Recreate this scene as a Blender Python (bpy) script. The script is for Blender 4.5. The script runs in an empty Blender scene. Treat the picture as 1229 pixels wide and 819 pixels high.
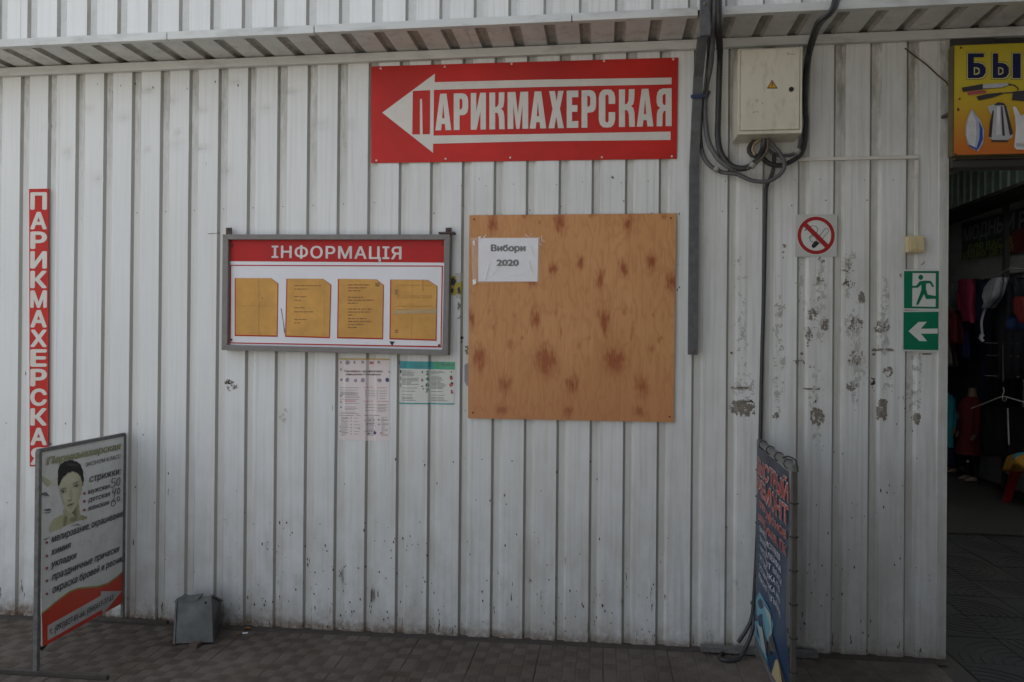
import bpy, bmesh, math, random
from mathutils import Vector, Matrix
from mathutils.geometry import tessellate_polygon, delaunay_2d_cdt
from mathutils import noise as mnoise
import numpy as np
random.seed(7)
S = bpy.context.scene
C = S.collection
R = math.radians
# ------------------------------------------------------------------ camera
F, YAW, PIT, ROLL, CX, CZ, D = 884.1, .1221, .0041, .0087, 2.9304, 1.356, 3.3668
cy_, sy_ = math.cos(YAW), math.sin(YAW)
fwd0, right0 = Vector((-sy_, cy_, 0)), Vector((cy_, sy_, 0))
Fw = fwd0 * math.cos(PIT) + Vector((0, 0, 1)) * math.sin(PIT)
Up0 = Vector((0, 0, 1)) * math.cos(PIT) - fwd0 * math.sin(PIT)
Rt = right0 * math.cos(ROLL) + Up0 * math.sin(ROLL)
Up = Up0 * math.cos(ROLL) - right0 * math.sin(ROLL)
EYE = Vector((CX, -D, CZ))
cam = bpy.data.cameras.new('camera'); camo = bpy.data.objects.new('camera', cam); C.objects.link(camo)
M = Matrix((Rt, Up, -Fw)).transposed().to_4x4(); M.translation = EYE
camo.matrix_world = M
cam.sensor_width = 36; cam.lens = F / 1229 * 36; cam.clip_end = 2000; cam.clip_start = .05
S.camera = camo
# ------------------------------------------------------------------ world, sun, exposure
SUN_EL, SUN_ROT = R(50), R(-28)
w = bpy.data.worlds.new('World'); S.world = w; w.use_nodes = True
nt = w.node_tree; bg = nt.nodes['Background']
sky = nt.nodes.new('ShaderNodeTexSky'); sky.sky_type = 'NISHITA'; sky.sun_disc = False
sky.sun_elevation = SUN_EL; sky.sun_rotation = SUN_ROT; sky.dust_density = 3; sky.air_density = 1; sky.ozone_density = 1
hs = nt.nodes.new('ShaderNodeHueSaturation'); hs.inputs['Saturation'].default_value = .38  # thin high cloud
nt.links.new(sky.outputs[0], hs.inputs['Color']); nt.links.new(hs.outputs[0], bg.inputs[0]); bg.inputs[1].default_value = .10
sl = bpy.data.lights.new('sun', 'SUN'); sl.energy = 3; sl.angle = R(.5); sl.color = (1, .97, .92)
so = bpy.data.objects.new('sun', sl); C.objects.link(so)
sd = Vector((math.sin(SUN_ROT) * math.cos(SUN_EL), math.cos(SUN_ROT) * math.cos(SUN_EL), math.sin(SUN_EL)))
so.rotation_euler = sd.to_track_quat('Z', 'Y').to_euler(); so.location = (-5, 10, 12)
vs = S.view_settings; vs.view_transform = 'Standard'; vs.look = 'None'; vs.gamma = 1; vs.use_curve_mapping = False
vs.exposure = 1.8

# ------------------------------------------------------------------ from a photograph pixel to the real plane it lies on
def ray(px, py):
    u = (px - 614.5) / F; v = (py - 409.5) / F
    return Fw + Rt * u - Up * v
class Plane:
    """vertical plane through A with horizontal direction U; N points to the viewer's side"""
    def __init__(s, A, B):
        s.A = Vector((A[0], A[1], 0)); s.U = (Vector((B[0], B[1], 0)) - s.A).normalized()
        s.N = Vector((-s.U.y, s.U.x, 0))
        if s.N.dot(EYE - s.A) < 0: s.N = -s.N
    def p(s, px, py):
        r = ray(px, py); t = (s.A - EYE).dot(s.N) / r.dot(s.N)
        return EYE + r * t
def yp(y): return Plane((0, y), (1, y))
def onz(px, py, z=0):
    r = ray(px, py); return EYE + r * ((z - CZ) / r.z)
def gz(x): return max(-.045, min(.018, -.028 + .0105 * x))

# ------------------------------------------------------------------ materials
MATS = {}
def nodes_of(name):
    m = bpy.data.materials.new(name); m.use_nodes = True; MATS[name] = m
    t = m.node_tree; b = t.nodes['Principled BSDF']
    return m, t, b
def N(t, typ, **kw):
    n = t.nodes.new(typ)
    for k, v in kw.items():
        if k in n.inputs.keys(): n.inputs[k].default_value = v
        else: setattr(n, k, v)
    return n
def math_n(t, op, a, b=None, clamp=False):
    n = t.nodes.new('ShaderNodeMath'); n.operation = op; n.use_clamp = clamp
    for i, v in enumerate((a, b)):
        if v is None: continue
        if isinstance(v, (int, float)): n.inputs[i].default_value = v
        else: t.links.new(v, n.inputs[i])
    return n.outputs[0]
def mixc(t, f, a, b):
    n = t.nodes.new('ShaderNodeMix'); n.data_type = 'RGBA'
    for i, v in ((0, f), (6, a), (7, b)):
        if isinstance(v, (int, float)): n.inputs[i].default_value = v
        elif isinstance(v, tuple): n.inputs[i].default_value = v + (1,) if len(v) == 3 else v
        else: t.links.new(v, n.inputs[i])
    return n.outputs[2]
def ramp(t, f, a, b):
    n = t.nodes.new('ShaderNodeMapRange'); n.inputs[1].default_value = a; n.inputs[2].default_value = b
    t.links.new(f, n.inputs[0]); return n.outputs[0]
def noise(t, co, scale, sc=(1, 1, 1), detail=4, rough=.55):
    mp = N(t, 'ShaderNodeMapping'); mp.inputs['Scale'].default_value = sc
    t.links.new(co, mp.inputs[0])
    n = N(t, 'ShaderNodeTexNoise'); n.inputs['Scale'].default_value = scale; n.inputs['Detail'].default_value = detail
    n.inputs['Roughness'].default_value = rough
    t.links.new(mp.outputs[0], n.inputs['Vector']); return n.outputs['Fac']
def geo(t): return t.nodes.new('ShaderNodeNewGeometry').outputs['Position']
def mat(name, col, rough=.6, var=.15, scale=12, metal=0, bump=.0, dirt=0, dcol=(.09, .075, .055), sc=(1, 1, 1), spec=.5):
    m, t, b = nodes_of(name)
    p = geo(t); n = noise(t, p, scale, sc)
    dark = tuple(c * (1 - var) for c in col); lite = tuple(min(1, c * (1 + var)) for c in col)
    c = mixc(t, ramp(t, n, .3, .7), dark, lite)
    if dirt:
        n2 = noise(t, p, scale * 2.7, sc, 6, .65)
        c = mixc(t, math_n(t, 'MULTIPLY', ramp(t, n2, .52, .72), dirt), c, dcol)
    t.links.new(c, b.inputs['Base Color'])
    b.inputs['Metallic'].default_value = metal; b.inputs['Specular IOR Level'].default_value = spec
    t.links.new(math_n(t, 'ADD', math_n(t, 'MULTIPLY', n, .2), rough - .1), b.inputs['Roughness'])
    if bump:
        bp = N(t, 'ShaderNodeBump'); bp.inputs['Strength'].default_value = .6; bp.inputs['Distance'].default_value = bump
        t.links.new(noise(t, p, scale * 3, sc), bp.inputs['Height']); t.links.new(bp.outputs[0], b.inputs['Normal'])
    return m

def wall_mat(name, base, grime):
    m, t, b = nodes_of(name)
    p = geo(t); sep = N(t, 'ShaderNodeSeparateXYZ'); t.links.new(p, sep.inputs[0]); z = sep.outputs[2]; x = sep.outputs[0]
    c = mixc(t, ramp(t, noise(t, p, 2.3, (1, 1, .35)), .35, .65), tuple(v * .93 for v in base), base)
    # rain streaks
    st = noise(t, p, 60, (1, 1, .025), 5, .6)
    c = mixc(t, math_n(t, 'MULTIPLY', math_n(t, 'MULTIPLY', ramp(t, st, .47, .72), math_n(t, 'ADD', .35, math_n(t, 'MULTIPLY', ramp(t, x, .5, 3.8), .65))), .42 + grime * .2), c, (.36, .34, .285))
    sm = noise(t, p, 3.2, (1, 1, .5), 6, .65)
    c = mixc(t, math_n(t, 'MULTIPLY', math_n(t, 'MULTIPLY', ramp(t, sm, .45, .75), ramp(t, x, .5, 4.2)), .55), c, (.37, .355, .30))
    # handled, greyer band low on the sheet and brown splash at the foot
    low = ramp(t, z, 1.1, .0)
    gr = noise(t, p, 9, (1, 1, .6), 6, .65)
    c = mixc(t, math_n(t, 'MULTIPLY', math_n(t, 'MULTIPLY', low, ramp(t, gr, .35, .75)), .5 + grime * .3), c, (.32, .29, .24))
    foot = ramp(t, z, .17, -.01)
    c = mixc(t, math_n(t, 'MULTIPLY', math_n(t, 'MULTIPLY', foot, foot), ramp(t, noise(t, p, 25, (1, 1, 1), 6, .7), .3, .6)), c, (.17, .13, .09))
    edge = ramp(t, z, .045, .0)
    c = mixc(t, math_n(t, 'MULTIPLY', math_n(t, 'MULTIPLY', edge, ramp(t, noise(t, p, 38, (1, 1, 1), 5, .7), .38, .6)), .9), c, (.13, .07, .038))
    # chips and splashes
    ch = noise(t, p, 46, (1, 1, .16), 4, .65)
    lowm = ramp(t, z, .75, .02)
    thr = math_n(t, 'SUBTRACT', ch, math_n(t, 'ADD', .72, math_n(t, 'MULTIPLY', lowm, -.085)))
    c = mixc(t, math_n(t, 'MULTIPLY', thr, 40, True), c, (.045, .035, .025))
    sp = noise(t, p, 150, (1, 1, .4), 2, .5)
    thr = math_n(t, 'SUBTRACT', sp, math_n(t, 'ADD', .80, math_n(t, 'MULTIPLY', lowm, -.05)))
    c = mixc(t, math_n(t, 'MULTIPLY', thr, 40, True), c, (.06, .05, .04))
    # stains and a darker tone at each dent, set on the sheet itself
    at = N(t, 'ShaderNodeAttribute'); at.attribute_name = 'stain_and_dent_tone'
    sn = noise(t, p, 55, (1, 1, .4), 5, .7)
    f = math_n(t, 'MULTIPLY', math_n(t, 'SUBTRACT', math_n(t, 'ADD', at.outputs['Fac'], sn), 1.02), 3.2, True)
    c = mixc(t, math_n(t, 'MULTIPLY', at.outputs['Fac'], .5), c, (.38, .37, .34))
    c = mixc(t, math_n(t, 'MULTIPLY', f, .75), c, (.12, .105, .085))
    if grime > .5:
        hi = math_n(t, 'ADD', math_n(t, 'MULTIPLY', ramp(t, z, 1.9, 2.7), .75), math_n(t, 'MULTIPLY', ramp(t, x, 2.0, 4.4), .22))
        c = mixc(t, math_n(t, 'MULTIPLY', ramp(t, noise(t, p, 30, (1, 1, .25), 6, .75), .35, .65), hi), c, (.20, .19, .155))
    t.links.new(c, b.inputs['Base Color'])
    t.links.new(math_n(t, 'ADD', math_n(t, 'MULTIPLY', gr, .3), .33), b.inputs['Roughness'])
    bp = N(t, 'ShaderNodeBump'); bp.inputs['Strength'].default_value = .5; bp.inputs['Distance'].default_value = .0015
    t.links.new(noise(t, p, 14, (1, 1, .5), 3), bp.inputs['Height']); t.links.new(bp.outputs[0], b.inputs['Normal'])
    return m
M_WALL = wall_mat('white_profiled_sheet', (.70, .72, .715), .3)
M_GROOVE = wall_mat('white_profiled_sheet_grimy', (.64, .65, .63), .6)
M_FLANK = wall_mat('white_profiled_sheet_fold_shade', (.36, .355, .325), .6)  # shade on the rib flanks, put into a darker sheet colour
M_TRIM = mat('white_trim', (.54, .56, .545), .5, .08, 6, dirt=.45, dcol=(.21, .2, .175), sc=(.3, 1, 1))
M_SOFFIT = mat('soffit_sheet', (.56, .57, .55), .5, .1, 8, dirt=.4, dcol=(.2, .17, .14))
M_RED = mat('sign_red', (.46, .021, .015), .5, .22, 2.4, dirt=.3, dcol=(.24, .02, .014), spec=.25)
M_SWHITE = mat('sign_white', (.60, .575, .53), .5, .05, 9, dirt=.25, dcol=(.42, .38, .32))
M_IRED = mat('board_red', (.42, .018, .018), .5, .1, 9, spec=.22)
M_IWHITE = mat('board_white', (.68, .69, .72), .4, .04, 6, dirt=.15, dcol=(.5, .5, .5))
M_FRAME = mat('grey_frame_paint', (.17, .16, .15), .5, .12, 20, dirt=.3, dcol=(.08, .07, .06), bump=.0006)
M_RUST = mat('rusty_steel', (.07, .045, .035), .7, .4, 60, bump=.001)
M_DARK = mat('dark_hole', (.02, .018, .015), .8, .2, 50)
M_SCREW = mat('screw_zinc', (.16, .13, .1), .5, .4, 80, metal=.4)
M_POLE = mat('grey_steel_paint', (.09, .095, .1), .5, .25, 25, dirt=.5, dcol=(.035, .03, .025), bump=.0008)
M_CABLE = mat('cable_black', (.025, .025, .027), .5, .3, 40, dirt=.3, dcol=(.09, .08, .07))
M_CONDUIT = mat('conduit_grey', (.10, .10, .105), .5, .2, 40, dirt=.5, dcol=(.05, .045, .04))
M_TAN = mat('cable_tan', (.28, .21, .12), .6, .2, 40)
M_BLUE = mat('blue_tape', (.02, .04, .09), .5, .1)
M_CAB = mat('cabinet_cream_paint', (.60, .565, .46), .42, .06, 10, dirt=.35, dcol=(.24, .19, .12), sc=(1, 1, .4))
M_TRUNK = mat('trunking_plastic', (.62, .60, .54), .5, .06, 10, dirt=.3, dcol=(.3, .27, .22))
M_SWITCH = mat('switch_plastic', (.56, .47, .27), .4, .05, 20)
M_GREEN = mat('safety_green', (.004, .16, .085), .35, .06, 15)
M_PWHITE = mat('pictogram_white', (.58, .6, .57), .4, .03, 15)
M_PRED = mat('prohibition_red', (.33, .02, .02), .4, .06, 15)
M_BLACK = mat('print_black', (.018, .018, .02), .5, .2, 30)
M_GREYTXT = mat('print_grey', (.14, .14, .15), .6, .3, 60)
M_PAPER = mat('white_paper', (.72, .72, .75), .6, .03, 30)
M_YEL = mat('yellowed_paper', (.57, .31, .085), .6, .12, 12, dirt=.3, dcol=(.40, .19, .045), bump=.0004, spec=.2)
M_YTXT = mat('faded_ink', (.27, .14, .045), .7, .3, 60)
M_YCR = mat('page_fold', (.47, .25, .06), .7, .2, 30)
M_ZINC = mat('galvanised_sheet', (.115, .122, .12), .6, .3, 14, metal=.2, dirt=.7, dcol=(.08, .08, .07), bump=.001)
M_BRICK = mat('brick_red', (.11, .075, .06), .85, .2, 60, bump=.002)
M_BOARD = mat('weathered_vinyl', (.68, .69, .66), .5, .07, 7, dirt=.3, dcol=(.32, .31, .28), spec=.3)
M_FOOT = mat('foot_rusty_steel', (.055, .045, .037), .7, .3, 40)
M_POST = mat('sign_post_steel', (.13, .13, .125), .5, .3, 40, dirt=.5, dcol=(.07, .045, .03))
M_NAVY = None
# ------------------------------------------------------------------ mesh builder
WX0, PITCH = .020, .1503
SD = .011
def prof(x, x0=WX0, p=PITCH, d=SD):
    """y of the profiled sheet's face (0 = proud panel, +d = groove bottom)"""
    f = (x - x0) % p
    if f < .011: return d * f / .011
    if f < .038: return d
    if f < .050: return d * (.050 - f) / .012
    return 0
def wav(x, z): return -.0014 * math.sin(z * 3.1 + 1) * math.sin(x * 7 + 2)
def breaks(x0, x1):
    out = []
    k = math.floor((x0 - WX0) / PITCH) - 1
    while WX0 + k * PITCH < x1 + PITCH:
        for f in (0, .011, .038, .050):
            v = WX0 + k * PITCH + f
            if x0 < v < x1: out.append(v)
        k += 1
    return out
TXT = {}
def glyphs(s, bold=0, spacing=1.0):
    key = (s, bold, spacing)
    if key in TXT: return TXT[key]
    c = bpy.data.curves.new('t', 'FONT'); c.body = s; c.space_character = spacing; c.resolution_u = 3; c.fill_mode = 'NONE'
    o = bpy.data.objects.new('t', c); C.objects.link(o)
    bpy.context.view_layer.update()
    e = o.evaluated_get(bpy.context.evaluated_depsgraph_get()); m = e.to_mesh()
    P0 = [(v.co.x, v.co.y) for v in m.vertices]; nb = {}
    for ed in m.edges:
        i, j = ed.vertices; nb.setdefault(i, []).append(j); nb.setdefault(j, []).append(i)
    e.to_mesh_clear(); bpy.data.objects.remove(o); bpy.data.curves.remove(c)
    seen = set(); loops = []
    for i0 in sorted(nb):
        if i0 in seen: continue
        lp = [i0]; seen.add(i0); nx_ = min(nb[i0])
        nx_ = i0 + 1 if i0 + 1 in nb[i0] else nx_
        while nx_ is not None and nx_ not in seen:
            lp.append(nx_); seen.add(nx_); nx_ = next((k for k in nb[nx_] if k not in seen), None)
        L = [P0[k] for k in lp]; L2 = []
        for q in L:
            if not L2 or abs(q[0] - L2[-1][0]) + abs(q[1] - L2[-1][1]) > 1e-5: L2.append(q)
        if len(L2) > 2: loops.append(L2)
    PV = []; PE = []
    for L in loops:
        n0 = len(PV); PV += [Vector(q) for q in L]; PE += [(n0 + k, n0 + (k + 1) % len(L)) for k in range(len(L))]
    ov, oe, of_, _, _, _ = delaunay_2d_cdt(PV, PE, [], 0, 1e-6)
    X1 = np.array([PV[i] for i, _ in PE]); X2 = np.array([PV[j] for _, j in PE]); A_ = np.array([(v.x, v.y) for v in ov])
    Fc = []
    for f in of_:
        c_ = A_[list(f)].mean(axis=0); up = (X1[:, 1] <= c_[1]) & (X2[:, 1] > c_[1]); dn = (X1[:, 1] > c_[1]) & (X2[:, 1] <= c_[1])
        cr = (X2[:, 0] - X1[:, 0]) * (c_[1] - X1[:, 1]) - (c_[0] - X1[:, 0]) * (X2[:, 1] - X1[:, 1])
        if (up & (cr > 0)).sum() - (dn & (cr < 0)).sum() != 0: Fc.append(tuple(f))
    V = [(v.x, v.y) for v in ov]
    if bold:
        # heavier weight: the glyph repeated round a small circle, each copy a hair above the last
        V0, F0 = V, Fc; V = []; Fc = []
        for k in range(9):
            dx, dy = (0, 0) if k == 8 else (bold * math.cos(k * .7854), bold * .8 * math.sin(k * .7854))
            Fc += [tuple(i + len(V) for i in f) for f in F0]; V += [(x + dx, y + dy) for x, y in V0]
    m0 = len(V) // (9 if bold else 1)
    a = min(v[0] for v in V); b = max(v[0] for v in V)
    V = [((x - a) / (b - a), y / .705, (i // m0) * .00004) for i, (x, y) in enumerate(V)]
    TXT[key] = (V, Fc); return TXT[key]
class MB:
    def __init__(s): s.v = []; s.f = []; s.sm = []
    def add(s, V, Fc, smooth=False):
        n = len(s.v); s.v += [Vector(v) for v in V]
        for f in Fc: s.f.append(tuple(i + n for i in f)); s.sm.append(smooth)
        return s
    def box(s, a, b):
        (x0, y0, z0), (x1, y1, z1) = a, b
        V = [(x0, y0, z0), (x1, y0, z0), (x1, y1, z0), (x0, y1, z0), (x0, y0, z1), (x1, y0, z1), (x1, y1, z1), (x0, y1, z1)]
        return s.hexa(V)
    def hexa(s, V):
        return s.add(V, [(0, 3, 2, 1), (4, 5, 6, 7), (0, 1, 5, 4), (1, 2, 6, 5), (2, 3, 7, 6), (3, 0, 4, 7)])
    def bar(s, A, B, wd, th, up=(0, 0, 1)):
        A = Vector(A); B = Vector(B); d = (B - A).normalized(); u = Vector(up)
        if abs(d.dot(u)) > .95: u = Vector((0, 1, 0))
        l = d.cross(u).normalized(); u = l.cross(d).normalized()
        V = [P + l * a * wd / 2 + u * b * th / 2 for P in (A, B) for a, b in ((-1, -1), (1, -1), (1, 1), (-1, 1))]
        return s.add(V, [(0, 1, 2, 3), (7, 6, 5, 4), (0, 4, 5, 1), (1, 5, 6, 2), (2, 6, 7, 3), (3, 7, 4, 0)])
    def tube(s, pts, r, n=8, ridge=0, step=None, cap=True, taper=None):
        P = [Vector(p) for p in pts]
        # Catmull-Rom
        if step:
            Q = []
            for i in range(len(P) - 1):
                a = P[i - 1] if i else P[0] * 2 - P[1]; b = P[i]; c = P[i + 1]; d = P[i + 2] if i + 2 < len(P) else P[-1] * 2 - P[-2]
                k = max(1, int((c - b).length / step))
                for j in range(k):
                    t = j / k
                    Q.append(.5 * ((2 * b) + (c - a) * t + (2 * a - 5 * b + 4 * c - d) * t * t + (3 * b - a - 3 * c + d) * t ** 3))
            Q.append(P[-1]); P = Q
        V = []; Fc = []; nr = None
        for i, q in enumerate(P):
            d = (P[min(i + 1, len(P) - 1)] - P[max(i - 1, 0)]).normalized()
            if nr is None:
                nr = d.orthogonal().normalized()
            nr = (nr - d * nr.dot(d)).normalized(); bn = d.cross(nr)
            rr = r if not taper else r + (taper - r) * i / (len(P) - 1)
            rr *= (1 - ridge * (i % 2))
            V += [q + (nr * math.cos(2 * math.pi * k / n) + bn * math.sin(2 * math.pi * k / n)) * rr for k in range(n)]
        for i in range(len(P) - 1):
            for k in range(n):
                Fc.append((i * n + k, i * n + (k + 1) % n, (i + 1) * n + (k + 1) % n, (i + 1) * n + k))
        s.add(V, Fc, True)
        if cap: s.add(V[:n], [tuple(range(n))[::-1]]); s.add(V[-n:], [tuple(range(n))])
        return s
    def loft(s, rings, n=16, smooth=True):
        """rings: (cx,cy,cz, rx, ry[, fold])"""
        V = []; Fc = []
        for q in rings:
            x, y, z, a, b = q[:5]; fo = q[5] if len(q) > 5 else 0
            for k in range(n):
                th = 2 * math.pi * k / n; m = 1 + fo * math.sin(th * 5 + z * 7)
                V.append((x + a * m * math.cos(th), y + b * m * math.sin(th), z))
        for i in range(len(rings) - 1):
            for k in range(n): Fc.append((i * n + k, i * n + (k + 1) % n, (i + 1) * n + (k + 1) % n, (i + 1) * n + k))
        s.add(V, Fc, smooth); s.add(V[:n], [tuple(range(n))[::-1]]); s.add(V[-n:], [tuple(range(n))]); return s
    def poly(s, pl, loops, lift=.001, th=0):
        """filled outline given in photograph pixels, laid on plane pl"""
        if not isinstance(loops[0][0], (tuple, list)): loops = [loops]
        L3 = [[pl.p(*q) + pl.N * lift for q in lp] for lp in loops]
        L2 = [[Vector(((q - pl.A).dot(pl.U), q.z, 0)) for q in lp] for lp in L3]
        T = tessellate_polygon(L2); V = [q for lp in L3 for q in lp]
        s.add(V, [tuple(t) for t in T])
        if th:
            n = len(V); s.add([v - pl.N * th for v in V], [tuple(t)[::-1] for t in T])
            for lp in L3:
                k = len(lp); s.add([q for q in lp] + [q - pl.N * th for q in lp], [(i, (i + 1) % k, k + (i + 1) % k, k + i) for i in range(k)])
        return s
    def text(s, pl, st, a, b, h, lift=.0015, bold=0, shear=0, spacing=1.0, h2=None):
        """text with baseline a->b (pixels); h = capital height in pixels at a"""
        V, Fc = glyphs(st, bold, spacing)
        A = pl.p(*a) + pl.N * lift; B = pl.p(*b) + pl.N * lift
        H = (pl.p(a[0], a[1] - h) - pl.p(*a)).length
        H2 = (pl.p(b[0], b[1] - h2) - pl.p(*b)).length if h2 else H
        d = (B - A).normalized(); up = Vector((0, 0, 1))
        return s.add([A + (B - A) * u + (up * v + d * v * shear) * (H + (H2 - H) * u) + pl.N * e for u, v, e in V], Fc)
    def disc(s, c, r, nrm=(0, -1, 0), n=10, h=.002):
        nn = Vector(nrm).normalized(); c = Vector(c); a = nn.orthogonal().normalized(); b = nn.cross(a)
        ring = lambda rr, hh: [c + nn * hh + (a * math.cos(2 * math.pi * k / n) + b * math.sin(2 * math.pi * k / n)) * rr for k in range(n)]
        V = ring(r, 0) + ring(r, h) + ring(r * .6, h * 1.5)
        Fc = [(i * n + k, i * n + (k + 1) % n, (i + 1) * n + (k + 1) % n, (i + 1) * n + k) for i in range(2) for k in range(n)] + [tuple(2 * n + k for k in range(n))]
        return s.add(V, Fc)
    def drape(s, lift=.001):
        """cut at the sheet's folds and press the faces onto the profiled wall"""
        bm = bmesh.new(); vs_ = [bm.verts.new(v) for v in s.v]
        for f in s.f:
            try: bm.faces.new([vs_[i] for i in f])
            except ValueError: pass
        xs = [v.x for v in s.v]
        for x in breaks(min(xs), max(xs)):
            bmesh.ops.bisect_plane(bm, geom=bm.verts[:] + bm.edges[:] + bm.faces[:], plane_co=(x, 0, 0), plane_no=(1, 0, 0))
        zs = [v.z for v in s.v]
        if max(zs) - min(zs) < .6:
            z = math.ceil(min(zs) / .06) * .06
            while z < max(zs):
                bmesh.ops.bisect_plane(bm, geom=bm.verts[:] + bm.edges[:] + bm.faces[:], plane_co=(0, 0, z), plane_no=(0, 0, 1)); z += .06
        for v in bm.verts: v.co.y = prof(v.co.x) + wav(v.co.x, v.co.z) - lift
        bm.verts.index_update()
        s.v = [v.co.copy() for v in bm.verts]; s.f = [tuple(v.index for v in f.verts) for f in bm.faces]; s.sm = [False] * len(s.f)
        bm.free(); return s
    def build(s, name, m, parent=None, bevel=0, kind=None, origin=None, attr=None):
        me = bpy.data.meshes.new(name)
        if parent is not None: o0 = Vector(parent['_o'])
        elif origin is not None: o0 = Vector(origin)
        else:
            xs = [v.x for v in s.v]; ys = [v.y for v in s.v]; zs = [v.z for v in s.v]
            o0 = Vector(((min(xs) + max(xs)) / 2, (min(ys) + max(ys)) / 2, min(zs)))
        me.from_pydata([v - o0 for v in s.v], [], s.f)
        me.polygons.foreach_set('use_smooth', s.sm)
        if attr:
            a = me.attributes.new('stain_and_dent_tone', 'FLOAT', 'POINT'); a.data.foreach_set('value', [attr(v) for v in s.v])
        if bevel or True:
            bm = bmesh.new(); bm.from_mesh(me)
            if bevel:
                bmesh.ops.remove_doubles(bm, verts=bm.verts, dist=1e-5)
                bmesh.ops.recalc_face_normals(bm, faces=bm.faces)
                bmesh.ops.bevel(bm, geom=[e for e in bm.edges if len(e.link_faces) == 2 and e.calc_face_angle(0) > .5], offset=bevel, segments=2, affect='EDGES', profile=.6)
            bm.to_mesh(me); bm.free()
        for mm in (m if isinstance(m, (list, tuple)) else [m]): me.materials.append(mm)
        o = bpy.data.objects.new(name, me); C.objects.link(o)
        if parent is not None: o.parent = parent; o['_o'] = list(o0)
        else: o.location = o0; o['_o'] = list(o0)
        if kind: o['kind'] = kind
        ALL.append(o)
        return o
ALL = []
def thing(name, label, cat, loc=(0, 0, 0), group=None):
    o = bpy.data.objects.new(name, None); C.objects.link(o); o.location = loc; o.empty_display_size = .1
    o['_o'] = list(loc); o['label'] = label; o['category'] = cat
    if group: o['group'] = group
    ALL.append(o); return o
def tag(o, label, cat, group=None):
    o['label'] = label; o['category'] = cat
    if group: o['group'] = group
    return o
def share(o, name, parent, loc, rot=None):
    """another piece with the same mesh; loc in the parent's space"""
    c = o.copy(); c.name = name; C.objects.link(c); c.parent = parent; c.location = loc
    if rot is not None: c.rotation_euler = rot
    return c

# ================================================================== SETTING
# ground: one sheet out to the horizon, gently sloped along the wall
gb = MB(); xs = [-400, -60, -10, -3, -1.62, -.5, 0, 1, 2, 3, 4, 4.38, 6, 12, 60, 400]; ys = [-400, -60, -12, -6, -3, -1, 0, .5, 60, 400]
gb.add([(x, y, gz(x) - .012) for y in ys for x in xs], [(j * 16 + i, j * 16 + i + 1, (j + 1) * 16 + i + 1, (j + 1) * 16 + i) for j in range(9) for i in range(15)])
m, t, b = nodes_of('old_asphalt'); p = geo(t)
c = mixc(t, ramp(t, noise(t, p, 3), .3, .7), (.042, .036, .031), (.062, .053, .046))
c = mixc(t, math_n(t, 'MULTIPLY', ramp(t, noise(t, p, 190, (1, 1, 1), 2), .62, .75), .5), c, (.12, .11, .1))
t.links.new(c, b.inputs['Base Color']); b.inputs['Roughness'].default_value = .9
bp = N(t, 'ShaderNodeBump'); bp.inputs['Distance'].default_value = .002; bp.inputs['Strength'].default_value = .7
t.links.new(noise(t, p, 220, (1, 1, 1), 3), bp.inputs['Height']); t.links.new(bp.outputs[0], b.inputs['Normal'])
M_ASPH = m
ground = gb.build('ground', M_ASPH, kind='structure', origin=(0, 0, 0))
ln_ = MB(); lx = [-40, -1.8, 4.6, 40]
ln_.add([(x, y, gz(x) - .006) for y in (-2.6, -60) for x in lx], [(i, i + 1, 5 + i, 4 + i)[::-1] for i in range(3)])
ln_.build('added_bounce_strip', mat('pale_bounce_concrete', (.27, .245, .21), .85, .15, 3), kind='structure')  # unseen pale strip added to bounce light onto soffit and wall
# relief paving tiles: 0.28 m squares of 5 x 5 ribbed cells
def tile_mat(name, a, b_):
    m, t, b = nodes_of(name); p = geo(t)
    oi = N(t, 'ShaderNodeObjectInfo'); c = mixc(t, ramp(t, noise(t, p, 5, (1, 1, 1), 6, .7), .3, .7), a, b_)
    c = mixc(t, math_n(t, 'MULTIPLY', oi.outputs['Random'], .18), c, tuple(v * .55 for v in a))
    c = mixc(t, math_n(t, 'MULTIPLY', ramp(t, noise(t, p, 2.6, (1, 1, 1), 6, .7), .45, .62), .6), c, tuple(v * w_ for v, w_ in zip(a, (.62, .55, .48))))
    c = mixc(t, math_n(t, 'MULTIPLY', ramp(t, noise(t, p, 90, (1, 1, 1), 3), .56, .70), .4), c, tuple(min(1, v * 1.35) for v in b_))
    t.links.new(c, b.inputs['Base Color']); b.inputs['Roughness'].default_value = .82
    bp = N(t, 'ShaderNodeBump'); bp.inputs['Distance'].default_value = .001; bp.inputs['Strength'].default_value = .6
    t.links.new(noise(t, p, 300, (1, 1, 1), 2), bp.inputs['Height']); t.links.new(bp.outputs[0], b.inputs['Normal'])
    return m
M_TILE = tile_mat('paving_concrete', (.104, .084, .068), (.15, .124, .101))
T = .28; cell = T / 5
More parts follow.
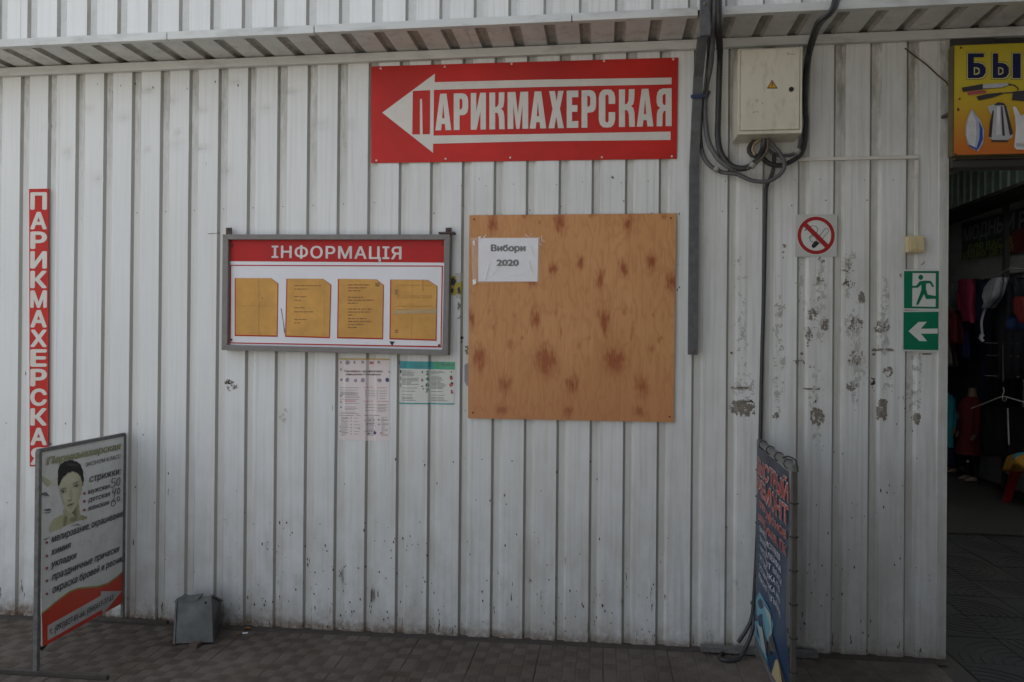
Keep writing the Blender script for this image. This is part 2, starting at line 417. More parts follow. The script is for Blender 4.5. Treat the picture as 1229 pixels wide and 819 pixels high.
def tile_mesh(wear):
    q = MB(); h = T / 2 - .0008; ch = .0012
    q.add([(-h, -h, -.012), (h, -h, -.012), (h, h, -.012), (-h, h, -.012), (-h, -h, -ch), (h, -h, -ch), (h, h, -ch), (-h, h, -ch),
           (-h + ch, -h + ch, 0), (h - ch, -h + ch, 0), (h - ch, h - ch, 0), (-h + ch, h - ch, 0)],
          [(0, 1, 5, 4), (1, 2, 6, 5), (2, 3, 7, 6), (3, 0, 4, 7), (4, 5, 9, 8), (5, 6, 10, 9), (6, 7, 11, 10), (7, 4, 8, 11), (8, 9, 10, 11)])
    hh = .0028 * wear
    for i in range(5):
        for j in range(5):
            x0 = -T / 2 + i * cell; y0 = -T / 2 + j * cell; g = .003
            nb = 6; wv = (cell - 2 * g) / nb; hh = .0026 * wear
            for k in range(nb):
                a, bb = g + k * wv + .0011, g + (k + 1) * wv - .0011; e0, e1 = g, cell - g
                if (i + j) % 2: X0, X1, Y0, Y1 = x0 + a, x0 + bb, y0 + e0, y0 + e1
                else: X0, X1, Y0, Y1 = x0 + e0, x0 + e1, y0 + a, y0 + bb
                s_ = .0010
                q.add([(X0, Y0, 0), (X1, Y0, 0), (X1, Y1, 0), (X0, Y1, 0), (X0 + s_, Y0 + s_, hh), (X1 - s_, Y0 + s_, hh), (X1 - s_, Y1 - s_, hh), (X0 + s_, Y1 - s_, hh)],
                      [(4, 5, 6, 7), (0, 1, 5, 4), (1, 2, 6, 5), (2, 3, 7, 6), (3, 0, 4, 7)])
    return q
pave = MB().box((-1.7, -1.18, gz(-1.7) - .2), (-1.69, -1.17, gz(-1.7) - .1))
pave = bpy.data.objects.new('pavement', None); C.objects.link(pave); pave['kind'] = 'structure'; pave['_o'] = [0, 0, 0]; ALL.append(pave)
M_TDIRT = tile_mat('paving_dirt_between_ribs', (.09, .073, .06), (.13, .107, .088))
protoA = tile_mesh(1).build('tile', [M_TILE, M_TDIRT], pave); protoB = tile_mesh(.75).build('tile', [M_TILE, M_TDIRT], pave)
protoA.data.polygons.foreach_set('material_index', [1 if i == 8 else 0 for i in range(len(protoA.data.polygons))])
first = {0: protoA, 1: protoB}
rnd = random.Random(3)
for i in range(-15, 7):
    for j in range(4):
        x = 2.665 + (i + .5) * T; y = -.045 - (j + .5) * T
        if x > 4.45: continue
        k = 1 if (x > 3.3 or rnd.random() < .12) else 0
        sl_ = math.atan(gz(x + .1) / .2 - gz(x - .1) / .2)
        loc = (x, y, gz(x) - .0005 + rnd.uniform(-.0012, .0008)); rot = (rnd.uniform(-.004, .004), -sl_ + rnd.uniform(-.004, .004), rnd.choice((0, 1, 2, 3)) * math.pi / 2 * 0 + rnd.uniform(-.003, .003))
        if first[k] is not None: o = first[k]; first[k] = None; o.location = loc; o.rotation_euler = rot
        else: share((protoA, protoB)[k], 'tile', pave, loc, rot)
# cement strip between the first tile row and the wall, with its broken edge
sb = MB(); nx = 60
V = []
for i in range(nx + 1):
    x = -1.7 + i * 6.1 / nx; V += [(x, -.048 + rnd.uniform(-.004, .004), gz(x) - .004), (x, -.03, gz(x) + .001 + rnd.uniform(0, .003)), (x, .03, gz(x) + .004 + rnd.uniform(0, .003))]
sb.add(V, [(i * 3 + k, i * 3 + 3 + k, i * 3 + 4 + k, i * 3 + 1 + k) for i in range(nx) for k in (0, 1)])
M_CEM = mat('dirty_cement', (.055, .045, .037), .9, .25, 30, bump=.003)
sb.build('pavement_edge', M_CEM, kind='structure')
# fan pattern pavers of the market entrance
fp = MB(); h = .147
fp.box((-h, -h, -.02), (h, h, 0))
for r_ in (.06, .10, .14, .18, .22, .26):
    n = 12; a0 = 0
    ring = []
    for k in range(n + 1):
        th = math.pi / 2 * k / n
        for rr, zz in ((r_ - .008, 0.0002), (r_ - .004, .003), (r_ + .004, .003), (r_ + .008, 0.0002)):
            ring.append((max(-h, min(h, -h + rr * math.cos(th))), max(-h, min(h, -h + rr * math.sin(th))), zz))
    fp.add(ring, [(k * 4 + q, k * 4 + 4 + q, k * 4 + 5 + q, k * 4 + 1 + q) for k in range(n) for q in range(3)])
M_FAN = tile_mat('fan_paver_concrete', (.015, .0145, .0135), (.026, .025, .023))
fpo = None
for i in range(8):
    for j in range(-4, 9):
        x = 4.60 + i * .3; y = -.15 + j * .3
        if x > 6.7: continue
        loc = (x, y, .012 + rnd.uniform(-.001, .001)); rot = (0, 0, ((i + j) % 4) * math.pi / 2)
        if fpo is None: fpo = fp.build('paver', M_FAN, pave); fpo.location = loc; fpo.rotation_euler = rot
        else: share(fpo, 'paver', pave, loc, rot)

MB().add([(4.41, 2.3, .021), (6.82, 2.3, .021), (6.82, 9, .021), (4.41, 9, .021)], [(0, 1, 2, 3)]).build('passage_floor', mat('worn_dark_concrete', (.026, .024, .021), .85, .25, 4), kind='structure')
# ------------------------------------------------------------------ the profiled metal wall
SHEET0 = .070 + .1503 * 8 - .1503 * 7 * 2 - .0265 + .0  # a seam sits on the left edge of every seventh panel
SEAMS = [WX0 + PITCH * n + .050 for n in (-13, -6, 1, 8, 15, 22, 29)]
SEAMS[-1] = 4.372
dents = [(177, 107, 10, 3, -1), (350, 108, 11, 3.2, -1), (388, 150, 11, 4, -1), (243, 131, 9, 3.5, -1), (212, 175, 12, 3.5, -1), (243, 178, 11, 3.5, -1), (106, 132, 8, 3, -1), (82, 184, 6, 6, -1), (215, 160, 5, 3, -1), (178, 180, 5, 3, -.6), (148, 140, 9, 4, -.7), (282, 96, 8, 3, -.7), (320, 130, 8, 4, -.6), (420, 150, 7, 4, -.5), (60, 150, 8, 4, -.6), (205, 120, 9, 5, -.8), (118, 215, 8, 5, -.5), (272, 205, 8, 5, -.5)]
WP = yp(0)
DN = [(WP.p(a, b), sx / 245, sz / 245, k) for a, b, sx, sz, k in dents]
stains_px = [(275, 690, 4, 14, .5), (337, 700, 3, 16, .55), (362, 705, 4, 20, .4), (500, 722, 5, 12, .6), (432, 652, 3, 12, .5), (265, 735, 22, 14, .75), (252, 728, 10, 22, .6), (492, 735, 6, 18, .5), (620, 740, 10, 14, .3), (190, 650, 3, 22, .3), (885, 705, 12, 14, .45), (890, 740, 14, 20, .3), (1000, 720, 10, 20, .3), (1110, 745, 10, 25, .45), (1125, 770, 8, 20, .5),
             (345, 500, 8, 12, .25), (215, 640, 5, 12, .3), (408, 690, 4, 10, .45), (480, 715, 4, 8, .4), (700, 735, 10, 16, .3), (1075, 640, 14, 30, .2)]
SN = [(WP.p(a, b), sx / 260, sz / 260, k) for a, b, sx, sz, k in stains_px]
rs = random.Random(31)
for _ in range(105):
    n_ = rs.randint(0, 28); SN.append((Vector((WX0 + PITCH * n_ + rs.choice((.004, .006, .045, rs.uniform(.05, .15))), 0, abs(rs.gauss(0, .26)) + .03)), rs.uniform(.004, .011), rs.uniform(.02, .07), rs.uniform(.42, .72)))
def stain_and_dent_tone(v):
    s_ = 0
    for c, sx, sz, k in SN: s_ += k * math.exp(-((v.x - c.x) / sx) ** 2 - ((v.z - c.z) / sz) ** 2)
    for c, sx, sz, k in DN: s_ += .62 * math.exp(-((v.x - c.x) / sx) ** 2 - ((v.z - c.z) / (sz * 1.3)) ** 2)
    return min(1, s_)
wall = thing('kiosk_wall', 'white profiled metal wall of the kiosk, dented and splashed near the paving', 'wall', (1.3, 0, 0))
def wall_sheet(xa, xb, k):
    cols = []
    n = math.floor((xa - WX0) / PITCH) - 1
    while WX0 + n * PITCH < xb + .2:
        base = WX0 + n * PITCH
        for f in (0, .011, .0245, .038, .050, .066, .083, .100, .117, .134): cols.append(base + f)
        n += 1
    cols = sorted(set([c_ for c_ in cols if xa + .002 < c_ < xb - .002] + [xa, xb + (.012 if k < 6 else 0)]))
    rows = [i / 100 for i in range(101)]
    V = []
    rr = random.Random(k * 11)
    ph = rr.uniform(0, 6)
    for r_ in rows:
        for x in cols:
            zb = gz(x) + .002; z = zb + (2.70 - zb) * r_
            y = prof(x) - (.0012 if x > xb else .0)
            y += wav(x, z) + (.0 if x > xa + .001 else -.0006)
            for c, sx, sz, kk in DN:
                y += .006 * math.exp(-((x - c.x) / sx) ** 2 - ((z - c.z) / sz) ** 2) * kk * -1 * (1 if z > c.z - .01 else .3)
            V.append((x, y, z))
    nc = len(cols)
    fl = MB(); gr = MB()
    F1 = []; F2 = []; F3_ = []
    for j in range(len(rows) - 1):
        for i in range(nc - 1):
            mid = (cols[i] + cols[i + 1]) / 2; f = (mid - WX0) % PITCH
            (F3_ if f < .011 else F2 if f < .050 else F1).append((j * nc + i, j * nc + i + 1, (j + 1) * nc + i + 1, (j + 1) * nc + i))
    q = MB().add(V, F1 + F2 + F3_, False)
    o = q.build('profiled_sheet', [M_WALL, M_GROOVE, M_FLANK], wall, attr=stain_and_dent_tone)
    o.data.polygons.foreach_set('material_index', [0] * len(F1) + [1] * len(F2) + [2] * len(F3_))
    return o
for k in range(len(SEAMS) - 1): wall_sheet(SEAMS[k], SEAMS[k + 1], k)
# closing corner angle of the wall beside the entrance
MB().box((4.362, -.006, gz(4.4) + .001), (4.40, .003, 2.70)).box((4.398, .003, gz(4.4) + .001), (4.402, .10, 2.70)).build('corner_trim', M_GROOVE, wall, bevel=.001)
MB().box((-1.9, -.030, 2.676), (4.95, -.004, 2.7155)).build('cover_strip', M_TRIM, wall, bevel=.003)
MB().box((-1.9, .05, gz(0) - .02), (4.39, .08, 2.70)).build('inner_lining', M_FRAME, wall)
# screws
sc0 = None
def screw(x, z, r=.0055, y=None):
    global sc0
    yy = prof(x) if y is None else y
    if sc0 is None:
        sc0 = MB().disc((0, 0, 0), .0055, h=.004).build('screw', M_SCREW, wall)
    if True:
        c = sc0.copy(); C.objects.link(c); c.parent = wall
        c.location = Vector((x, yy, z)) - Vector(wall['_o']) + Vector(wall['_o']) * 0 + Vector(wall['_o'])
        c.location = Vector((x, yy, z)); c.scale = (r / .0055,) * 3
        return c
for n in range(0, 29):
    x = WX0 + n * PITCH + .0245
    if n % 2 == 0 or n > 8:
        if n % 2 == 0: screw(x, .87 + rnd.uniform(-.01, .01), .0045)
        screw(x, gz(x) + .12 + rnd.uniform(-.008, .008), .006)
    if n >= 23 and n % 2: screw(x, 2.04, .006); screw(x, 1.325, .0055)
    if n < 9: screw(x - .075, 1.985 + n * .004, .0026)
    elif n < 23: screw(x + .07 + rnd.uniform(-.03, .03), 2.09 + rnd.uniform(-.01, .01), .0022); screw(x + .08 + rnd.uniform(-.03, .03), 1.99 + rnd.uniform(-.04, .02), .0028)
    if rnd.random() < .6: screw(x + .07, rnd.uniform(.2, .8), .0025)
for z in (2.47, 2.40, 2.04, 1.95): screw(4.382, z, .004, -.006)
for px, py in ((1103, 139), (1121, 139), (1104, 154), (1120, 153), (1103, 223), (1120, 223)):
    q = WP.p(px, py); screw(q.x, q.z, .0038)
sc0.location = (3.457 + .0245, prof(3.457 + .0245), .55)
# torn glue and paper residue
def patches(name, lst, m, seed, cs=1.15):
    q = MB(); rr = random.Random(seed); cnt = 0
    for k, (a, b_, wd, hg, dens, _) in enumerate(lst):
        wd *= 1.15; hg *= 1.15
        sparse = dens < .1
        if sparse:
            for _i in range(int(wd * hg * dens / 3)):
                x = a + rr.uniform(-.5, .5) * wd; y = b_ + rr.uniform(-.5, .5) * hg; r1 = rr.uniform(.5, 1.1); r2 = r1 * rr.uniform(.8, 2.6)
                q.poly(WP, [(x - r1, y), (x - r1 * .2, y - r2), (x + r1 * .8, y - r2 * .3), (x + r1 * .3, y + r2)])
            continue
        nx = max(1, int(wd / cs)); ny = max(1, int(hg / cs))
        for j in range(ny):
            run = None
            for i in range(nx + 1):
                on = False
                if i < nx:
                    fx = (i + .5) / nx * 2 - 1; fy = (j + .5) / ny * 2 - 1; r2 = fx * fx + fy * fy
                    v = mnoise.noise(Vector((a + i * .30, b_ + j * .22, k * 3.1))) * .9 + mnoise.noise(Vector((a + i * .9, b_ + j * .7, k))) * .55
                    on = v > .62 - dens * 1.25 + max(0, r2 - .55) * .9
                if on and run is None: run = i
                if not on and run is not None:
                    x0 = a + (run - nx / 2) * cs + rr.uniform(-.3, .3); x1 = a + (i - nx / 2) * cs + rr.uniform(-.3, .3); y0 = b_ + (j - ny / 2) * cs
                    q.poly(WP, [(x0, y0), (x1, y0 + rr.uniform(-.2, .2)), (x1 + rr.uniform(-.3, .3), y0 + cs), (x0 + rr.uniform(-.3, .3), y0 + cs)]); run = None
    q.drape(.0012)
    return q.build(name, m, wall, kind='stuff')
M_GLUE = mat('old_glue', (.20, .175, .145), .8, .3, 60)
M_PAPR = mat('torn_paper_grey', (.45, .45, .42), .8, .12, 40)
M_GLUE2 = mat('dark_glue', (.035, .03, .028), .8, .3, 60)
patches('glue_residue', [(891, 490, 26, 18, .75, 2.4), (889, 466, 22, 3, .8, 2), (975, 467, 20, 2.6, .8, 1.8), (981, 500, 15, 20, .75, 2.2), (1059, 493, 11, 26, .8, 2.2), (1101, 503, 7, 12, .6, 2), (931, 499, 7, 7, .8, 2),
    (989, 390, 9, 12, .85, 2.4), (1027, 390, 18, 20, .45, 2), (1059, 393, 16, 14, .6, 2.3), (1034, 357, 7, 13, .8, 2.4), (1019, 340, 16, 14, .35, 1.8), (983, 312, 14, 9, .45, 1.8), (1018, 316, 11, 9, .35, 1.6), (1018, 324, 16, 5, .5, 1.8),
    (975, 378, 14, 14, .45, 2), (984, 340, 9, 16, .3, 1.8), (970, 405, 5, 22, .5, 1.8), (1022, 464, 12, 10, .7, 2), (1026, 432, 15, 12, .45, 2), (1066, 446, 12, 12, .5, 2.2), (1060, 420, 22, 3, .85, 1.8), (1110, 425, 18, 2.6, .7, 1.8),
    (1105, 316, 10, 6, .45, 1.6), (1027, 428, 18, 18, .25, 1.6), (960, 435, 24, 6, .3, 1.8), (975, 438, 18, 8, .3, 1.6), (938, 305, 9, 12, .3, 1.6), (940, 295, 8, 5, .5, 1.8), (277, 464, 16, 14, .35, 1.8), (500, 470, 3, 3, .4, 1.6), (551, 370, 5, 30, .3, 1.6), (560, 420, 4, 10, .6, 1.8), (1062, 325, 12, 6, .25, 1.5), (1083, 330, 8, 8, .2, 1.5), (735, 213, 3, 3, .5, 1.2)], M_GLUE, 5)
patches('ink_residue', [(1018, 340, 12, 7, .3, 1.5), (1048, 458, 6, 10, .5, 1.5), (1049, 470, 3, 16, .3, 1.4), (887, 310, 8, 14, .15, 1.4), (980, 350, 10, 24, .15, 1.3), (973, 395, 14, 40, .12, 1.3), (1085, 500, 20, 40, .03, 1.3), (981, 482, 6, 4, .5, 1.4), (897, 482, 18, 3, .45, 1.5), (275, 459, 12, 6, .4, 1.6), (554, 405, 4, 14, .3, 1.5), (552, 345, 4, 40, .15, 1.5), (812, 300, 6, 90, .03, 1.5), (600, 640, 240, 160, .002, 1.6), (420, 690, 200, 110, .010, 1.7), (650, 730, 240, 60, .008, 1.6), (1010, 690, 160, 160, .004, 1.5), (1020, 560, 140, 60, .003, 1.3), (120, 560, 200, 100, .002, 1.6), (195, 105, 160, 12, .01, 1.5)], M_GLUE2, 9)
patches('torn_paper', [(985, 360, 12, 110, .42, 2), (1027, 430, 14, 120, .38, 2), (1062, 380, 12, 100, .38, 2), (890, 420, 14, 120, .34, 2), (1100, 450, 12, 110, .32, 2), (935, 440, 14, 120, .3, 2), (960, 330, 10, 60, .36, 2), (1018, 310, 16, 26, .42, 2), (1020, 392, 26, 30, .35, 2), (975, 385, 22, 60, .3, 2), (1020, 345, 22, 40, .25, 2), (1060, 400, 16, 60, .25, 2), (893, 470, 30, 44, .3, 2), (980, 470, 22, 50, .3, 2), (1030, 445, 24, 40, .3, 2), (1095, 470, 22, 60, .22, 2), (935, 380, 16, 90, .2, 2), (340, 498, 12, 16, .4, 2), (985, 520, 20, 40, .25, 2), (1065, 460, 14, 40, .3, 2), (890, 330, 20, 60, .2, 2)], M_PAPR, 15, 1.5)
pq = MB().poly(WP, [(557, 438), (563, 435), (566, 440), (565, 462), (560, 464), (557, 458)]).drape(.001)
pq.build('paint_patch', mat('grey_touch_up', (.24, .25, .27), .6, .1, 20), wall)

# ------------------------------------------------------------------ overhang: soffit and fascia
eave = thing('metal_eave', 'projecting white metal eave with ribbed soffit above the signs', 'eave', (1.3, -.1, 2.70))
FX0 = .265
mat('fascia_groove', (.52, .54, .53), .5, .06, 10, dirt=.25, dcol=(.3, .29, .26))
def strip(name, xa, xb, fn, mats, parent, x0, extra=()):
    cols = []; n = math.floor((xa - x0) / .1503) - 1
    while x0 + n * .1503 < xb + .2:
        for f in (0, .011, .038, .050): cols.append(x0 + n * .1503 + f)
        n += 1
    cols = sorted([c_ for c_ in cols if xa + .002 < c_ < xb - .002] + [xa, xb])
    V = []; F1 = []; mi = []
    ks = 2 if not extra else len(extra)
    for c_ in cols: V += fn(c_, prof(c_, x0, .1503))
    k = len(V) // len(cols)
    for i in range(len(cols) - 1):
        f = ((cols[i] + cols[i + 1]) / 2 - x0) % .1503
        for j in range(k - 1):
            F1.append((i * k + j, i * k + k + j, i * k + k + j + 1, i * k + j + 1)); mi.append((2 if len(mats) > 2 and f < .011 else 1) if f < .05 else 0)
    o = MB().add(V, F1).build(name, mats, parent); o.data.polygons.foreach_set('material_index', mi); return o
cuts = [-1.9, -.83, .22, 1.27, 2.32, 3.37, 4.42, 4.95]
for k in range(len(cuts) - 1):
    a, b_ = cuts[k], cuts[k + 1] + .01; dy = -.0012 * (k % 2)
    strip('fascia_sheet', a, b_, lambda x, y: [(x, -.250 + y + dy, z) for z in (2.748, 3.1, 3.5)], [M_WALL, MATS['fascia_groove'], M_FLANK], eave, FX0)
    strip('soffit_sheet', a, b_, lambda x, y: [(x, yy, 2.722 + y * 1.3 + dy) for yy in (-.240, -.12, -.004)], [M_SOFFIT, mat('soffit_groove_dark' + '', (.30, .29, .26), .6, .2, 20, dirt=.6, dcol=(.1, .08, .06)) if k == 0 else MATS['soffit_groove_dark']], eave, FX0 + .0)  # soffit grooves get a darker colour than the panels
for a, b_ in ((-1.9, .968), (.972, 1.66), (1.664, 2.79), (2.794, 3.31), (3.38, 4.95)):
    MB().box((a, -.266 - rnd.uniform(0, .002), 2.716 + rnd.uniform(-.001, .001)), (b_, -.240, 2.7505)).build('lip_trim', M_TRIM, eave, bevel=.002)
MB().box((-1.9, -.235, 2.76), (4.95, 3.0, 2.78)).box((-1.9, -.23, 3.49), (4.95, 9, 3.52)).box((-1.95, .09, -.1), (-1.9, 9, 3.5)).build('roof_deck', M_FRAME, eave)

# ------------------------------------------------------------------ market hall beyond the entrance
M_GREENSH = mat('green_profiled_sheet', (.34, .43, .36), .5, .1, 6, dirt=.4, dcol=(.08, .09, .07))
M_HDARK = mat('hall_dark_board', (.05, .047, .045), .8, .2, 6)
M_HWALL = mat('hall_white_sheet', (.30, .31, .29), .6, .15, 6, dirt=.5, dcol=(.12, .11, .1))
hall = thing('market_hall', 'dark covered market passage seen through the entrance on the right', 'market hall', (5.6, 4, 0))
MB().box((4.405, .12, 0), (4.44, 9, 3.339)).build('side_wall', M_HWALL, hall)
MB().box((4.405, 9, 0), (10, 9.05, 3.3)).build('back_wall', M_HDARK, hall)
gw = MB(); V = []
x = 0; yy0 = .6
cols = []
for i in range(58):
    for f, d in ((0, 0), (.02, .012), (.03, .012), (.05, 0)): cols.append((yy0 + i * .145 + f, d))
for y, d in cols: V += [(6.80 - d, y, 2.78), (6.80 - d, y, 3.30)]
gw.add(V, [(i * 2, i * 2 + 2, i * 2 + 3, i * 2 + 1) for i in range(len(cols) - 1)])
gw.build('upper_wall', M_GREENSH, hall)
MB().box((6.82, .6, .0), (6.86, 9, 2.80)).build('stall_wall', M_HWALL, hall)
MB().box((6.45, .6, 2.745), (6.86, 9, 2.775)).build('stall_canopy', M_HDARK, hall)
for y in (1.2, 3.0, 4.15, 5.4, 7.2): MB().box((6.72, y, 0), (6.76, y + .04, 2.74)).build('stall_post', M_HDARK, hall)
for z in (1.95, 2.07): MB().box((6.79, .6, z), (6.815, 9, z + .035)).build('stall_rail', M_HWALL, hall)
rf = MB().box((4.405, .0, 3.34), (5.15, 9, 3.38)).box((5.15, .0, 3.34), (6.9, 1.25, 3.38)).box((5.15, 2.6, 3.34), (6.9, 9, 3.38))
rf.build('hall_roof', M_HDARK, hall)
m, t, b = nodes_of('skylight_sheet'); b.inputs['Base Color'].default_value = (.8, .85, .85, 1); b.inputs['Transmission Weight'].default_value = 0
tr = N(t, 'ShaderNodeBsdfTranslucent'); tr.inputs[0].default_value = (.9, .92, .92, 1)
t.links.new(tr.outputs[0], t.nodes['Material Output'].inputs[0])
MB().box((5.15, 1.25, 3.35), (6.9, 2.6, 3.355)).build('skylight', m, hall)
MB().box((4.404, -.03, 2.125), (6.9, .05, 2.152)).build('entrance_beam', M_HDARK, hall)
MB().box((4.404, -.055, 2.153), (6.9, .04, 2.21)).build('beam_cladding', mat('beam_brown', (.07, .055, .045), .7, .2, 10), hall)
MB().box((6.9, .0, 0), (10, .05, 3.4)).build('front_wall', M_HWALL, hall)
MB().box((4.40, .05, 2.45), (4.56, .09, 2.68)).box((4.40, -.02, 2.62), (4.57, .09, 2.675)).build('header_board', M_HDARK, hall)

# unseen canopy added over the lane to shade the right half of the wall
can = thing('added_shade_canopy', 'added out-of-view canopy roof over the lane, shading the right of the wall', 'canopy', (6.5, -4, 0))
MB().box((2.75, -8.5, 3.02), (11, -.75, 3.06)).build('added_canopy_roof', M_HDARK, can)
for x, y in ((4.4, -7.5), (8, -1.1), (8, -7.5)): MB().box((x, y, 0), (x + .08, y + .08, 3.01)).build('post', M_POLE, can)  # posts of the added canopy
opp = thing('added_shade_kiosk', 'added out-of-view dark kiosk across the lane, blocking light on the right', 'kiosk', (7, -5, 0))  # unseen kiosk added to keep light off the right side
MB().box((3.9, -8.4, 0), (10.8, -3.1, 3.0)).build('wall', mat('added_kiosk_brown', (.09, .075, .06), .6, .1, 5), opp, bevel=.02)
MB().box((4.2, -3.09, .4), (10.5, -3.05, 2.3)).build('added_kiosk_front', M_HDARK, opp, bevel=.005)

# ================================================================== SIGNS ON THE WALL
# ---- big red arrow sign
def rx(o, k, l): return [(a / k + o[0], b_ / k + o[1]) for a, b_ in l]
SP = yp(-.006)
q0 = SP.p(628, 193)
big = thing('arrow_sign', 'long red sign with a white left arrow and condensed white lettering, under the eave', 'sign', (q0.x, -.006, q0.z))
MB().poly(SP, [(445.5, 80), (814, 69.2), (812.2, 190.6), (445.3, 195.8)], 0, .004).build('panel', M_RED, big)
ar = MB(); O = (440, 60); K = 5.85
ar.poly(SP, [rx(O, K, [(110, 442), (480, 168), (478, 228), (1170, 211)]) + [(806, 93.5), (806, 101.5)] + rx(O, K, [(1170, 263), (473, 282), (470, 603), (1170, 592)]) + [(804.8, 158.2), (804.8, 168.3)] + rx(O, K, [(1170, 643), (467, 660), (467, 724)]), ], .0012)
ar.build('arrow', M_SWHITE, big)
MB().poly(SP, rx(O, K, [(325, 290), (447, 284), (445, 593), (394, 594), (390, 346), (375, 346), (374, 595), (321, 595)]), .0022).build('letter', M_RED, big)
# hand-cut condensed letters
GL = {
 'А': ([[(0, 0), (.30, 1), (.70, 1), (1, 0), (.64, 0), (.60, .17), (.40, .17), (.36, 0)], [(.43, .33), (.57, .33), (.50, .74)]]),
 'Р': ([[(0, 0), (0, 1), (.6, 1), (.82, .97), (.95, .90), (1, .78), (1, .60), (.94, .48), (.8, .42), (.6, .40), (.40, .40), (.40, 0)], [(.40, .56), (.40, .85), (.52, .85), (.60, .80), (.60, .62), (.52, .56)]]),
 'И': ([[(0, 0), (0, 1), (.36, 1), (.36, .50), (.62, 1), (1, 1), (1, 0), (.64, 0), (.64, .50), (.38, 0)]]),
 'К': ([[(0, 0), (0, 1), (.38, 1), (.38, .60), (.52, .62), (.60, .70), (.62, 1), (.98, 1), (.97, .76), (.90, .60), (.76, .55), (.90, .50), (.97, .38), (1, 0), (.64, 0), (.62, .32), (.54, .44), (.38, .45), (.38, 0)]]),
 'М': ([[(0, 0), (0, 1), (.38, 1), (.50, .42), (.62, 1), (1, 1), (1, 0), (.72, 0), (.72, .66), (.58, 0), (.42, 0), (.28, .66), (.28, 0)]]),
 'Х': ([[(0, 0), (.26, .52), (.04, 1), (.42, 1), (.52, .72), (.62, 1), (.98, 1), (.74, .52), (1, 0), (.62, 0), (.50, .32), (.38, 0)]]),
 'Е': ([[(0, 0), (0, 1), (1, 1), (1, .82), (.46, .82), (.46, .61), (.92, .61), (.92, .43), (.46, .43), (.46, .18), (1, .18), (1, 0)]]),
 'С': ([[(1, .62), (1, .80), (.93, .92), (.75, 1), (.5, 1.01), (.25, 1), (.07, .92), (0, .80), (0, .20), (.07, .08), (.25, 0), (.5, -.01), (.75, 0), (.93, .08), (1, .20), (1, .40), (.60, .40), (.60, .18), (.55, .13), (.45, .13), (.40, .18), (.40, .82), (.45, .87), (.55, .87), (.60, .82), (.60, .62)]]),
 'Я': ([[(1, 0), (1, 1), (.42, 1), (.2, .97), (.06, .90), (0, .78), (0, .64), (.06, .54), (.24, .49), (.08, .43), (.02, .34), (0, 0), (.38, 0), (.40, .32), (.48, .40), (.60, .41), (.60, 0)], [(.60, .56), (.60, .85), (.48, .85), (.40, .80), (.40, .62), (.48, .56)]]),
}
lt = MB()
pos = []
for ch, a, b_ in (('А', 483, 595), ('Р', 612, 714), ('И', 732, 838), ('К', 862, 970), ('М', 990, 1135)): pos.append((ch, 440 + a / K, 440 + b_ / K))
for ch, a, b_ in (('А', 358, 452), ('Х', 465, 552), ('Е', 568, 634), ('Р', 652, 735), ('С', 750, 843), ('К', 864, 955), ('А', 965, 1060), ('Я', 1078, 1163)): pos.append((ch, 560 + a / 4.727, 560 + b_ / 4.727))
for ch, a, b_ in pos:
    def yb(x): return 156.8 + (151.6 - 156.8) * (x - 523) / (806 - 523)
    def yt(x): return 113.0 + (106.2 - 113.0) * (x - 523) / (806 - 523)
    L = [[(a + u * (b_ - a), yb(a + u * (b_ - a)) * (1 - v) + yt(a + u * (b_ - a)) * v) for u, v in lp] for lp in GL[ch]]
    MB().poly(SP, L, .0012).build('letter', M_SWHITE, big)
for px, py in ((457, 82.5), (534, 80.5), (614, 77), (725, 73.5), (808, 71.5), (452, 193), (535, 191), (612.5, 189.5), (722.5, 189), (806.5, 188)):
    q = SP.p(px, py); MB().disc((q.x, q.y, q.z), .005, h=.003).build('screw', M_SWHITE, big)

# ---- vertical red sign
VP_ = yp(-.004)
q0 = VP_.p(46, 560)
vsn = thing('vertical_sign', 'narrow vertical red sign with stacked white letters at the left of the wall', 'sign', (q0.x, -.004, q0.z))
MB().poly(VP_, [(34.8, 227), (58.4, 226.6), (57.6, 560), (35.6, 560)], 0, .003).build('panel', M_RED, vsn)
q = MB(); word = 'ПАРИКМАХЕРСКАЯ'
for i, ch in enumerate(word):
    ya = 231 + i * 23.55 + (0 if i else 0); yb_ = ya + 21.0
    V, Fc = glyphs(ch, .045)
    ym = max(v[1] for v in V); yn = min(v[1] for v in V)
    base = yb_
    A = VP_.p(36.4, base); B = VP_.p(56.4, base); H = (VP_.p(36.4, ya) - A).z
    MB().add([A + (B - A) * u + Vector((0, -.0008 - e, (v - yn) / (ym - yn) * H)) for u, v, e in V], Fc).build('letter', M_SWHITE, vsn)

# ---- information board
IP = yp(-.052); IB = yp(-.030)
o3 = [IP.p(*c_) for c_ in ((265.6, 420.4), (537.6, 426.8), (540, 281.4), (267, 281.4))]
i3 = [IP.p(*c_) for c_ in ((272.6, 414), (530.6, 420), (533.5, 287.8), (274, 287.6))]
info = thing('information_board', 'glazed grey framed notice board with red heading and four yellowed pages', 'notice board', (o3[0].x, 0, o3[0].z))
fr = MB()
for k in range(4):
    a, b_, c_, d_ = o3[k], o3[(k + 1) % 4], i3[(k + 1) % 4], i3[k]
    V = [a, b_, c_, d_] + [Vector((v.x, -.004, v.z)) for v in (a, b_, c_, d_)]
    MB().hexa([V[4], V[5], V[6], V[7], V[0], V[1], V[2], V[3]]).build('frame_rail', M_FRAME, info, bevel=.002)
MB().poly(IB, [(270, 284), (537, 284), (535, 423.5), (269.5, 417.5)], 0, .01).build('backboard', M_IWHITE, info)
O = (250, 260); K = 3.965
MB().poly(IB, rx(O, K, [(98, 111), (1123, 113), (1122, 220), (98, 213)]), .0012).build('heading_panel', M_IRED, info)
